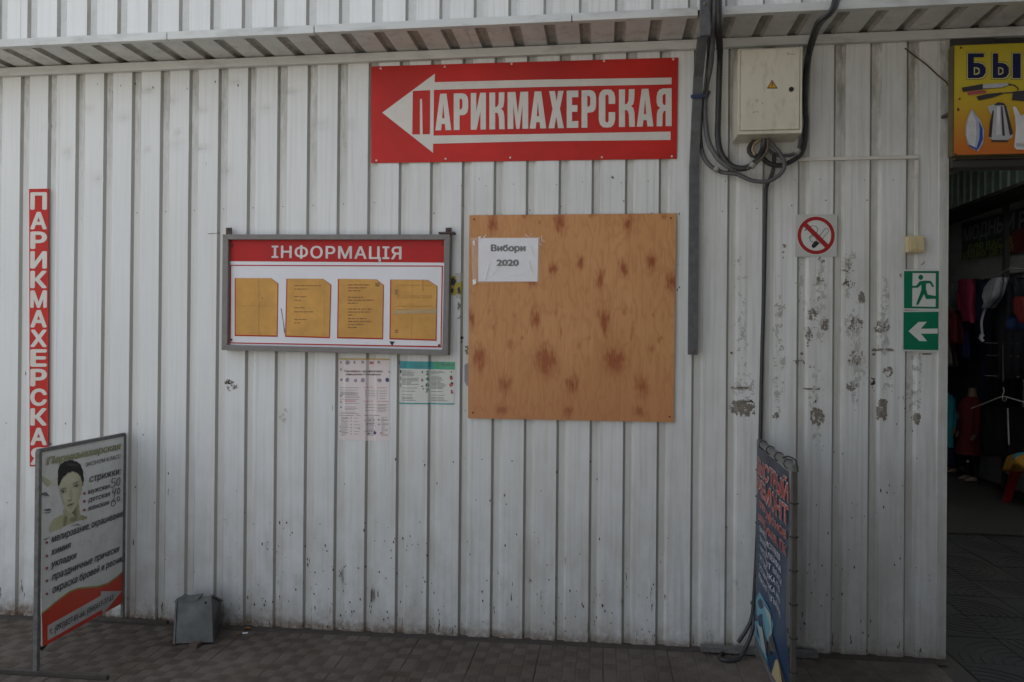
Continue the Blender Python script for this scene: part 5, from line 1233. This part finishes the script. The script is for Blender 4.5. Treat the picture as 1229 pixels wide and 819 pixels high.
# picture at the foot of the banner
def bpoly(name, mm, lst, lift):
    q = MB()
    for L in lst:
        L2 = [Vector((a, b_, 0)) for a, b_ in L]; T_ = tessellate_polygon([L2]); q.add([bpt(a, b_, lift) for a, b_ in L], [tuple(x) for x in T_])
    q.build(name, mm, rb)
bpoly('picture', mat('banner_cyan', (.10, .28, .36), .45), [[(.05, .20), (.2, .28), (.5, .27), (.62, .24), (.55, .12), (.35, .10), (.3, .2), (.15, .14)], [(.02, .08), (.2, .13), (.35, .05), (.5, .02), (.2, .01), (.05, .02)]], .003)
bpoly('picture', mat('banner_pale', (.30, .36, .36), .45), [[(.3, .26), (.55, .265), (.6, .2), (.5, .1), (.42, .12), (.48, .2)], [(.15, .10), (.3, .13), (.42, .04), (.3, .02)]], .004)
bpoly('picture', mat('banner_sand', (.36, .30, .16), .45), [[(.62, .01), (.7, .1), (.76, .13), (.84, .06), (.86, .01)]], .004)
bpoly('picture', M_DGR, [[(.45, .12), (.6, .19), (.95, .08), (.95, .05), (.7, .14), (.6, .11), (.5, .06)], [(.35, .18), (.42, .16), (.45, .05), (.38, .07)]], .0048)
# lacing
for k in range(7):
    z = ztop - .12 - k * .115
    if z < zb_ + .1: break
    P_ = rpt(yf, z); MB().tube([P_ + Vector((math.cos(a) * .0132, math.sin(a) * .0145, 0)) for a in [6.2832 * i / 12 for i in range(13)]], .0018, 5, cap=False).build('lacing_tie', M_DARK, rb)
    P_ = rpt(yr, z); MB().tube([P_ + Vector((math.cos(a) * .016, math.sin(a) * .016, 0)) for a in [6.2832 * i / 12 for i in range(13)]], .0022, 5, cap=False).build('lacing_tie', M_DARK, rb)
for k in range(4):
    P_ = rpt(yr - .08 - k * .17, ztop); MB().tube([P_ + Vector((math.cos(a) * .017, 0, math.sin(a) * .017)) for a in [6.2832 * i / 12 for i in range(13)]], .0018, 5, cap=False).build('lacing_tie', M_DARK, rb)
P_ = rpt(yf, ztop); MB().tube([P_ + Vector((0, .16, .012)), P_ + Vector((.0, .08, .028)), P_ + Vector((.004, .0, .026)), P_ + Vector((.006, -.01, .010)), P_ + Vector((.008, -.014, -.01))], .003, 6, 0, .01).build('cord', M_DARK, rb)

# ---- galvanised box on the paving
gf = gz(1.1)
F3 = [wpt(209.5, 779, -.255), wpt(255.7, 771, -.225), wpt(253.6, 715, -.205), wpt(212.3, 719.5, -.215)]
F3[0].z = max(F3[0].z, gf + .012); F3[1].z = max(F3[1].z, gf + .012)
Bk = [Vector((F3[0].x - .03, -.05, gf + .015)), wpt(261, 758, -.05), wpt(265.5, 723, -.06), Vector((F3[3].x - .055, -.06, F3[3].z - .03))]
gbx = thing('metal_box', 'dented grey galvanised sheet box leaning by the wall on the paving', 'metal box', ((F3[0].x + F3[1].x) / 2, -.15, gf))
def bent(a, b_, c_, d_, n=8, amp=.004, seed=1):
    rr = random.Random(seed); ph = [rr.uniform(0, 6) for _ in range(4)]
    nrm = (b_ - a).cross(d_ - a).normalized(); V = []
    for j in range(n + 1):
        for i in range(n + 1):
            u, v = i / n, j / n; P_ = (a * (1 - u) + b_ * u) * (1 - v) + (d_ * (1 - u) + c_ * u) * v
            e = math.sin(math.pi * u) * math.sin(math.pi * v)
            V.append(P_ + nrm * amp * e * (math.sin(u * 4 + ph[0]) + math.sin(v * 5 + ph[1])))
    return V, [(j * (n + 1) + i, j * (n + 1) + i + 1, (j + 1) * (n + 1) + i + 1, (j + 1) * (n + 1) + i) for j in range(n) for i in range(n)]
MB().add(*bent(F3[0], F3[1], F3[2], F3[3], seed=2), smooth=True).build('front_sheet', M_ZINC, gbx)
MB().add(*bent(F3[1], Bk[1], Bk[2], F3[2], seed=3, amp=.006), smooth=True).build('side_sheet', M_ZINC, gbx)
MB().add(*bent(Bk[0], F3[0], F3[3], Bk[3], seed=4), smooth=True).build('side_sheet', M_ZINC, gbx)
MB().add(*bent(F3[3], F3[2], Bk[2], Bk[3], seed=5), smooth=True).build('top_sheet', M_ZINC, gbx)
MB().add(*bent(Bk[1], Bk[0], Bk[3], Bk[2], seed=6), smooth=True).build('back_sheet', M_ZINC, gbx)
n_ = Vector((0, -1, 0))
l1 = MB(); l1.hexa([F3[3] + Vector((-.012, -.004, -.012)), F3[3] + Vector((.10, -.006, .002)), F3[3] + Vector((.10, .02, .002)), F3[3] + Vector((-.012, .02, -.012)), F3[3] + Vector((.002, -.004, .006)), F3[3] + Vector((.12, -.004, .026)), F3[3] + Vector((.12, .02, .026)), F3[3] + Vector((.002, .02, .006))]).build('folded_rim', M_ZINC, gbx)
MB().bar(F3[3] + Vector((0, -.003, 0)), F3[0] + Vector((0, -.003, 0)), .008, .006).build('folded_rim', M_ZINC, gbx)
MB().bar(F3[2] + Vector((0, -.002, .002)), Bk[2] + Vector((.004, 0, .006)), .01, .008).build('folded_rim', M_ZINC, gbx)
MB().disc(wpt(247, 723.5, -.21), .006, h=.002).build('rivet', M_DARK, gbx)
bp0 = onz(229.5, 781, gf); 
o = MB().box((bp0.x - .019, bp0.y + .012, gf), (bp0.x + .019, bp0.y + .09, gf + .022)).build('brick', M_BRICK, None, bevel=.003); tag(o, 'broken brick piece wedged under the galvanised box', 'brick')

# ---- litter: leaves and a cigarette end
M_LEAF = mat('dry_leaf', (.22, .10, .035), .8, .3, 60)
rr = random.Random(6)
def leaf(px, py, sz, m, label, cat='leaf', grp='dry leaves on the paving'):
    c_ = onz(px, py, gz(1)); a = rr.uniform(0, 6)
    q = MB(); V = []
    for k in range(7):
        th = 6.2832 * k / 7; rd = sz * (1 if k % 2 else .6); V.append((c_.x + rd * math.cos(th + a), c_.y + rd * .7 * math.sin(th + a), gz(c_.x) + .006 + rr.uniform(0, .008)))
    V.append((c_.x, c_.y, gz(c_.x) + .005)); q.add(V, [(k, (k + 1) % 7, 7) for k in range(7)])
    q.add([(x_, y_, z_ - .001) for x_, y_, z_ in V], [((k + 1) % 7, k, 7) for k in range(7)])
    tag(q.build('dry_leaf', m, None), label, cat, grp)
leaf(206, 771, .014, M_LEAF, 'dry orange leaf at the left foot of the galvanised box')
leaf(297, 757, .02, M_LEAF, 'brown leaf scrap at the wall foot right of the box')
leaf(286, 764, .013, M_LEAF, 'small brown leaf scrap nearest the box on its right')
leaf(1232, 646, .03, M_LEAF, 'pale leaf scrap on the entrance floor')
A = onz(291, 761.5, gz(1.2)); B = onz(297.5, 761, gz(1.2))
o = MB().tube([A + Vector((0, 0, .005)), B + Vector((0, 0, .005))], .004, 6).build('cigarette_end', M_PAPER, None); tag(o, 'white cigarette end lying on the paving right of the box', 'cigarette end')
# grit swept against the foot of the wall
q = MB(); rr = random.Random(8)
for _ in range(900):
    x = rr.uniform(-.5, 4.5); y = -abs(rr.gauss(0, .035)) - .002 if rr.random() < .75 else rr.uniform(-.9, 0)
    s_ = rr.uniform(.001, .0035); z = gz(x) + .002
    if x > 4.39: y -= .02
    q.add([(x - s_, y - s_, z), (x + s_, y - s_ * .5, z), (x, y + s_, z), (x + rr.uniform(-s_, s_) * .5, y, z + s_ * 1.2)], [(0, 1, 3), (1, 2, 3), (2, 0, 3)])
g_ = q.build('grit', mat('grit', (.10, .075, .055), .9, .4, 90), None, kind='stuff')

# ================================================================== STALL GOODS IN THE HALL
HP = Plane((6.80, 4), (6.80, 5))
q0 = HP.p(1192, 307)
bn = thing('stall_banner', 'dark banner with grey and yellow lettering hung above the clothes', 'banner', (6.79, q0.y, q0.z))
MB().poly(HP, [(1154.8, 268), (1236, 247.5), (1236, 300.8), (1154.8, 312.5)], .004, .006).build('banner_sheet', mat('banner_dark_green', (.016, .032, .02), .6, .2, 5), bn)
O9, K9 = (1120, 190), 5.459
q = MB().text(HP, 'МОДНЫЙ', (1120 + 200 / K9, 190 + 548 / K9), (1120 + 535 / K9, 190 + 462 / K9), 15, .006, bold=.03, h2=19, shear=.1)
q.text(HP, 'Р', (1120 + 562 / K9, 190 + 462 / K9), (1120 + 610 / K9, 190 + 450 / K9), 19, .006, bold=.03, shear=.1); q.build('lettering', mat('banner_grey_ink', (.2, .2, .215), .5), bn)
MB().poly(HP, [(1215, 280), (1236, 268), (1236, 301), (1205, 306)], .005).build('red_patch', mat('banner_dark_red', (.14, .01, .01), .5), bn)
q = MB().text(HP, 'ДЛЯ ВАС И', (1120 + 225 / K9, 190 + 618 / K9), (1120 + 520 / K9, 190 + 562 / K9), 8, .0065, bold=.03, h2=9)
q.text(HP, 'ВАШИХ ДЕТЕЙ', (1120 + 200 / K9, 190 + 668 / K9), (1120 + 530 / K9, 190 + 612 / K9), 7.5, .0065, bold=.03, h2=9); q.build('lettering', mat('banner_olive_yellow', (.2, .21, .03), .5), bn)

def garment(name, rows, px_plane, m, label, group='clothes hung in the stall', thick=.05, folds=5, seed=1, extra=None):
    """rows: (py, left px, right px) of the outline on the plane x = px_plane"""
    pl = Plane((px_plane, 4), (px_plane, 5)); rr = random.Random(seed); ph = rr.uniform(0, 6)
    n = 16; V = []
    R2 = []
    for i in range(len(rows) - 1):
        for k in range(4):
            f = k / 4; R2.append(tuple(rows[i][j] * (1 - f) + rows[i + 1][j] * f for j in range(3)))
    R2.append(rows[-1])
    for j, (py, a, b_) in enumerate(R2):
        for i in range(n + 1):
            u = i / n; P_ = pl.p(a + (b_ - a) * u, py)
            e = math.sin(math.pi * u) ** .5
            V.append(P_ + pl.N * (thick * e * (.7 + .3 * math.sin(u * folds * 6.28 + ph + j * .15))))
    nr = len(R2)
    off = len(V)
    V += [v - pl.N * (2 * thick * math.sin(math.pi * ((k % (n + 1)) / n)) ** .5 + .004) for k, v in enumerate(V)]
    Fc = []
    for j in range(nr - 1):
        for i in range(n):
            a = j * (n + 1) + i; Fc.append((a, a + 1, a + n + 2, a + n + 1)); Fc.append((off + a + 1, off + a, off + a + n + 1, off + a + n + 2))
        for a in (j * (n + 1), j * (n + 1) + n): Fc.append((a, a + n + 1, off + a + n + 1, off + a))
    for j in (0, nr - 1):
        for i in range(n): a = j * (n + 1) + i; Fc.append((a, a + 1, off + a + 1, off + a))
    q = MB().add(V, Fc, True)
    if extra:
        for (P0, P1, r0, r1) in extra: q.tube([pl.p(*P0), (pl.p(*P0) + pl.p(*P1)) / 2 + pl.N * .02, pl.p(*P1)], r0, 8, 0, .03, taper=r1)
    return tag(q.build(name, m, None), label, name.replace('_', ' ') if name in ('shirt', 'trousers', 'jacket') else 'clothes', group)
fab = lambda n_, c_: mat(n_, c_, .9, .15, 20)
garment('shirt', [(339, 1143, 1151), (343, 1136, 1153), (360, 1137, 1152), (378, 1143, 1152)], 6.62, fab('fabric_grey', (.11, .12, .12)), 'grey shirt hung leftmost on the stall rail', seed=2)
garment('shirt', [(335, 1154, 1166), (338, 1151, 1169), (355, 1154, 1168), (370, 1155, 1167), (386, 1157, 1167)], 6.55, fab('fabric_magenta', (.22, .012, .05)), 'magenta long sleeved top on the stall rail', seed=3, extra=[((1167, 342), (1167, 388), .03, .022), ((1155, 342), (1152, 372), .03, .02)])
garment('jacket', [(372, 1135, 1144), (380, 1133, 1150), (395, 1137, 1152), (414, 1144, 1151)], 6.50, fab('fabric_red', (.12, .006, .01)), 'dark red jacket hanging below the grey shirt', seed=4)
garment('trousers', [(384, 1153, 1165), (395, 1152, 1165), (415, 1154, 1164), (432, 1157, 1164)], 6.60, fab('fabric_blue', (.008, .012, .07)), 'blue trousers hanging below the magenta top', seed=5)
garment('trousers', [(400, 1131, 1137), (415, 1131, 1141), (440, 1132, 1144)], 6.48, fab('fabric_beige', (.12, .10, .075)), 'beige trousers half hidden behind the wall corner', seed=6)
garment('jacket', [(335, 1171, 1183), (340, 1169, 1190), (352, 1172, 1186), (380, 1172, 1186), (410, 1172, 1184)], 6.62, fab('fabric_navy', (.006, .009, .04)), 'navy jacket between the magenta top and the white blouse', seed=7)
garment('shirt', [(333, 1197, 1202), (337, 1190, 1203), (346, 1182, 1202), (356, 1180, 1199), (364, 1184, 1192), (370, 1183, 1187)], 6.30, fab('fabric_white', (.30, .30, .32)), 'white blouse slung diagonally from the stall frame', seed=8, extra=[((1183, 368), (1179, 402), .012, .01), ((1179, 402), (1180, 410), .02, .012)])
garment('jacket', [(333, 1204, 1228), (345, 1201, 1236), (380, 1197, 1240), (420, 1195, 1240), (455, 1196, 1240)], 6.45, fab('fabric_black', (.008, .008, .012)), 'black jackets massed on the near end of the rail', seed=9, thick=.09)
garment('shirt', [(356, 1222, 1234), (362, 1217, 1240), (376, 1219, 1240), (388, 1226, 1240)], 6.20, fab('fabric_scarlet', (.16, .006, .006)), 'red top at the right edge of the stall', seed=10)
garment('shirt', [(380, 1213, 1221), (396, 1210, 1220)], 6.25, fab('fabric_cobalt', (.01, .03, .12)), 'small blue garment below the black jackets', seed=11)
for k, (a, b_, y0, y1, cc_) in enumerate(((1130, 1146, 345, 440, 'fabric_black'), (1140, 1158, 350, 470, 'fabric_navy'), (1150, 1170, 345, 500, 'fabric_black'), (1160, 1182, 342, 520, 'fabric_black'), (1172, 1196, 340, 540, 'fabric_navy'), (1186, 1212, 338, 545, 'fabric_black'), (1200, 1226, 336, 550, 'fabric_black'), (1128, 1150, 430, 560, 'fabric_navy'), (1145, 1170, 450, 555, 'fabric_black'))):
    garment('jacket', [(y0, (a + b_) / 2 - 2, (a + b_) / 2 + 2), (y0 + 5, a + 2, b_ - 2), (y0 + 30, a, b_), (y1, a + 1, b_ - 1)], 6.72 - .004 * k, MATS[cc_], ('black' if 'black' in cc_ else 'navy') + ' garment ' + ('at the far end', 'second from the far end', 'behind the magenta top', 'behind the navy jacket', 'behind the white blouse', 'above the rack wires', 'nearest behind the rack', 'low behind the turquoise mannequin', 'low behind the red mannequin')[k] + ' of the back row', 'dark clothes of the back row', thick=.03, seed=20 + k)
# rail, lattice wires
rail = thing('clothes_rail', 'thin steel clothes rail along the stall front', 'clothes rail', (6.6, 4.2, 0))
RPp = Plane((6.60, 4), (6.60, 5))
MB().tube([RPp.p(1130, 345), RPp.p(1165, 338), RPp.p(1198, 331)], .008, 8).build('rail_tube', M_HWALL, rail)
MB().tube([RPp.p(1198, 331), RPp.p(1212, 322), RPp.p(1235, 324)], .008, 8).build('rail_tube', M_HWALL, rail)
RP3 = Plane((6.40, 4), (6.40, 5))
for py, a, b_ in ((411.5, 1182, 1222), (426.5, 1183, 1222), (451, 1182, 1223)): MB().tube([RP3.p(a, py), RP3.p(b_, py + 1.5)], .0035, 6).build('rack_wire', M_HWALL, rail)
MB().tube([RP3.p(1204, 405), RP3.p(1204, 458)], .004, 6).build('rack_upright', M_HWALL, rail)
# near hanger with dark trousers
HG = Plane((6.30, 3), (6.30, 4))
hg = thing('wire_hanger', 'white wire hanger hooked at the near end of the stall', 'hanger', tuple(HG.p(1204, 476)))
MB().tube([HG.p(1166, 490), HG.p(1180, 485), HG.p(1200, 477), HG.p(1206, 476), (HG.p(1216, 479)), HG.p(1240, 486)], .005, 6, 0, .03).build('hanger_arm', fab('hanger_white', (.42, .42, .4)), hg)
MB().tube([HG.p(1204, 465) , HG.p(1205, 470), HG.p(1203, 476), HG.p(1204, 481), HG.p(1207, 481), HG.p(1208, 477), HG.p(1205, 476)], .004, 6, 0, .01).build('hook', MATS['hanger_white'], hg)
garment('trousers', [(489, 1176, 1233), (500, 1177, 1236), (530, 1178, 1236), (548, 1182, 1230)], 6.55, MATS['fabric_black'], 'black trousers with a white side stripe below the wire hanger', seed=12, thick=.07)
o = MB().tube([HG.p(1209.5, 490), HG.p(1210, 510), HG.p(1211, 534)], .006, 6).build('stripe', MATS['hanger_white'], None); tag(o, 'white cord hanging in front of the black trousers', 'cord')
o = MB().poly(HG, [(1185, 556), (1192, 556.5), (1192, 568.5), (1185, 568)], -.15, .004).build('price_card', mat('card_grey', (.3, .3, .3), .6), None); tag(o, 'small grey price card low beside the black trousers', 'card')
# stool with folded clothes
st_ = onz(1222, 612, .012)
sx_, sy2 = 6.60, 3.36
stl = thing('plastic_stool', 'red plastic stool at the right edge of the passage', 'stool', (sx_, sy2, .012))
MR = mat('red_plastic', (.30, .008, .012), .4, .05)
MB().box((sx_ - .15, sy2 - .15, .30), (sx_ + .15, sy2 + .15, .33)).build('seat', MR, stl, bevel=.012)
for a in (-1, 1):
    for b_ in (-1, 1):
        MB().hexa([(sx_ + a * .17 - .025, sy2 + b_ * .17 - .025, .013), (sx_ + a * .17 + .025, sy2 + b_ * .17 - .025, .013), (sx_ + a * .17 + .025, sy2 + b_ * .17 + .025, .013), (sx_ + a * .17 - .025, sy2 + b_ * .17 + .025, .013), (sx_ + a * .12 - .03, sy2 + b_ * .12 - .03, .299), (sx_ + a * .12 + .03, sy2 + b_ * .12 - .03, .299), (sx_ + a * .12 + .03, sy2 + b_ * .12 + .03, .299), (sx_ + a * .12 - .03, sy2 + b_ * .12 + .03, .299)]).build('leg', MR, stl, bevel=.006)
def heap(name, c, rx_, ry_, h, m, label, seed):
    rr = random.Random(seed); ph = [rr.uniform(0, 6) for _ in range(4)]; n, k = 20, 7; rings = []
    V = []; 
    for j in range(k + 1):
        f = j / k; rd = math.cos(f * math.pi / 2) ** .6; 
        for i in range(n):
            th = 6.2832 * i / n; w_ = 1 + .12 * math.sin(3 * th + ph[0]) + .06 * math.sin(7 * th + ph[1] + f * 4)
            V.append((c[0] + rx_ * rd * w_ * math.cos(th), c[1] + ry_ * rd * w_ * math.sin(th), c[2] + h * math.sin(f * math.pi / 2) * (1 + .12 * math.sin(2 * th + ph[2])) - (.05 * (1 - f) * (1 + math.sin(4 * th + ph[3])))))
    Fc = [(j * n + i, j * n + (i + 1) % n, (j + 1) * n + (i + 1) % n, (j + 1) * n + i) for j in range(k) for i in range(n)] + [tuple(range(n))[::-1]]
    return tag(MB().add(V, Fc, True).build(name, m, None), label, 'clothes', 'folded clothes on the red stool')
heap('folded_clothes', (sx_ + .0, sy2 - .02, .385), .24, .26, .085, fab('fabric_mustard', (.42, .20, .02)), 'mustard yellow clothes heaped on the red stool', 3)
heap('folded_clothes', (sx_ + .04, sy2 + .05, .43), .20, .22, .045, fab('fabric_turquoise', (.03, .26, .32)), 'turquoise cloth edge showing on top of the mustard heap', 5)
# mannequins
M_MSK = mat('mannequin_skin', (.20, .13, .09), .5, .05)
def mannequin(x, y, dress, skirt, label, long_):
    mq = thing('mannequin', label, 'mannequin', (x, y, .012), 'headless mannequins in the stall')
    h = .95
    MB().loft([(x, y, h * .80, .055, .05), (x, y, h * .90, .05, .045), (x, y, h * .96, .035, .035), (x, y, h * 1.0, .038, .038)], 12).build('neck', M_MSK, mq)
    MB().loft([(x, y, h * .30, .16 if long_ else .12, .13, .06), (x, y, h * .42, .14, .12, .05), (x, y, h * .55, .11, .10, .02), (x, y, h * .68, .12, .11, .0), (x, y, h * .80, .13, .12), (x, y, h * .88, .09, .09), (x, y, h * .91, .05, .05)], 20).build('dress' if long_ else 'shirt', dress, mq)
    for s_ in (-1, 1):
        MB().tube([(x, y + s_ * .11, h * .86), (x - .02, y + s_ * .16, h * .72), (x - .05, y + s_ * .17, h * .52)], .045, 10, 0, .03, taper=.03).build('sleeve', dress, mq)
        MB().tube([(x - .05, y + s_ * .17, h * .53), (x - .08, y + s_ * .16, h * .46)], .02, 8, taper=.016).build('hand', M_MSK, mq)
        MB().tube([(x, y + s_ * .06, h * .42), (x, y + s_ * .06, h * .25), (x, y + s_ * .06, .06)], .055, 10, 0, .03, taper=.03).build('leg', skirt, mq)
        MB().loft([(x - .04, y + s_ * .06, .013, .075, .032), (x - .035, y + s_ * .06, .035, .06, .028), (x - .01, y + s_ * .06, .06, .028, .024)], 12).build('foot', M_MSK, mq)
    if long_:
        q = MB(); 
        for k in range(6):
            a = k * 1.05; q.add([(x - .124, y + .03, h * .70), (x - .124, y + .03 + .05 * math.cos(a), h * .70 + .05 * math.sin(a)), (x - .124, y + .03 + .02 * math.cos(a + .5), h * .70 + .02 * math.sin(a + .5))], [(0, 1, 2)])
        q.build('printed_star', MATS['card_grey'], mq)
    else:
        MB().loft([(x, y, .10, .16, .14, .05), (x, y, h * .3, .14, .12, .05), (x, y, h * .5, .11, .1, .02)], 18).build('skirt', skirt, mq)
    return mq
mannequin(6.66, 4.62, fab('fabric_dark_red', (.12, .008, .010)), MATS['fabric_black'], 'headless child mannequin in a dark red dress with pale motif', True)
mannequin(6.72, 5.16, MATS['fabric_turquoise'], MATS['fabric_navy'], 'headless mannequin in turquoise top and navy skirt, behind the red one', False)

for o in ALL:
    if o.parent and o.name.split('.')[0] in ('print', 'lettering', 'lettering_outline', 'service_list', 'symbol', 'figure', 'numeral', 'red_print', 'heading', 'round_emblem', 'crease', 'scratch', 'bullet', 'handwritten_price', 'phone_number', 'title', 'title_outline', 'torn_patch', 'picture', 'maker_mark', 'cigarette_symbol'): o['kind'] = 'stuff'
for o in ALL:
    if '_o' in o: del o['_o']
for o in bpy.data.objects:
    if '_o' in o: del o['_o']
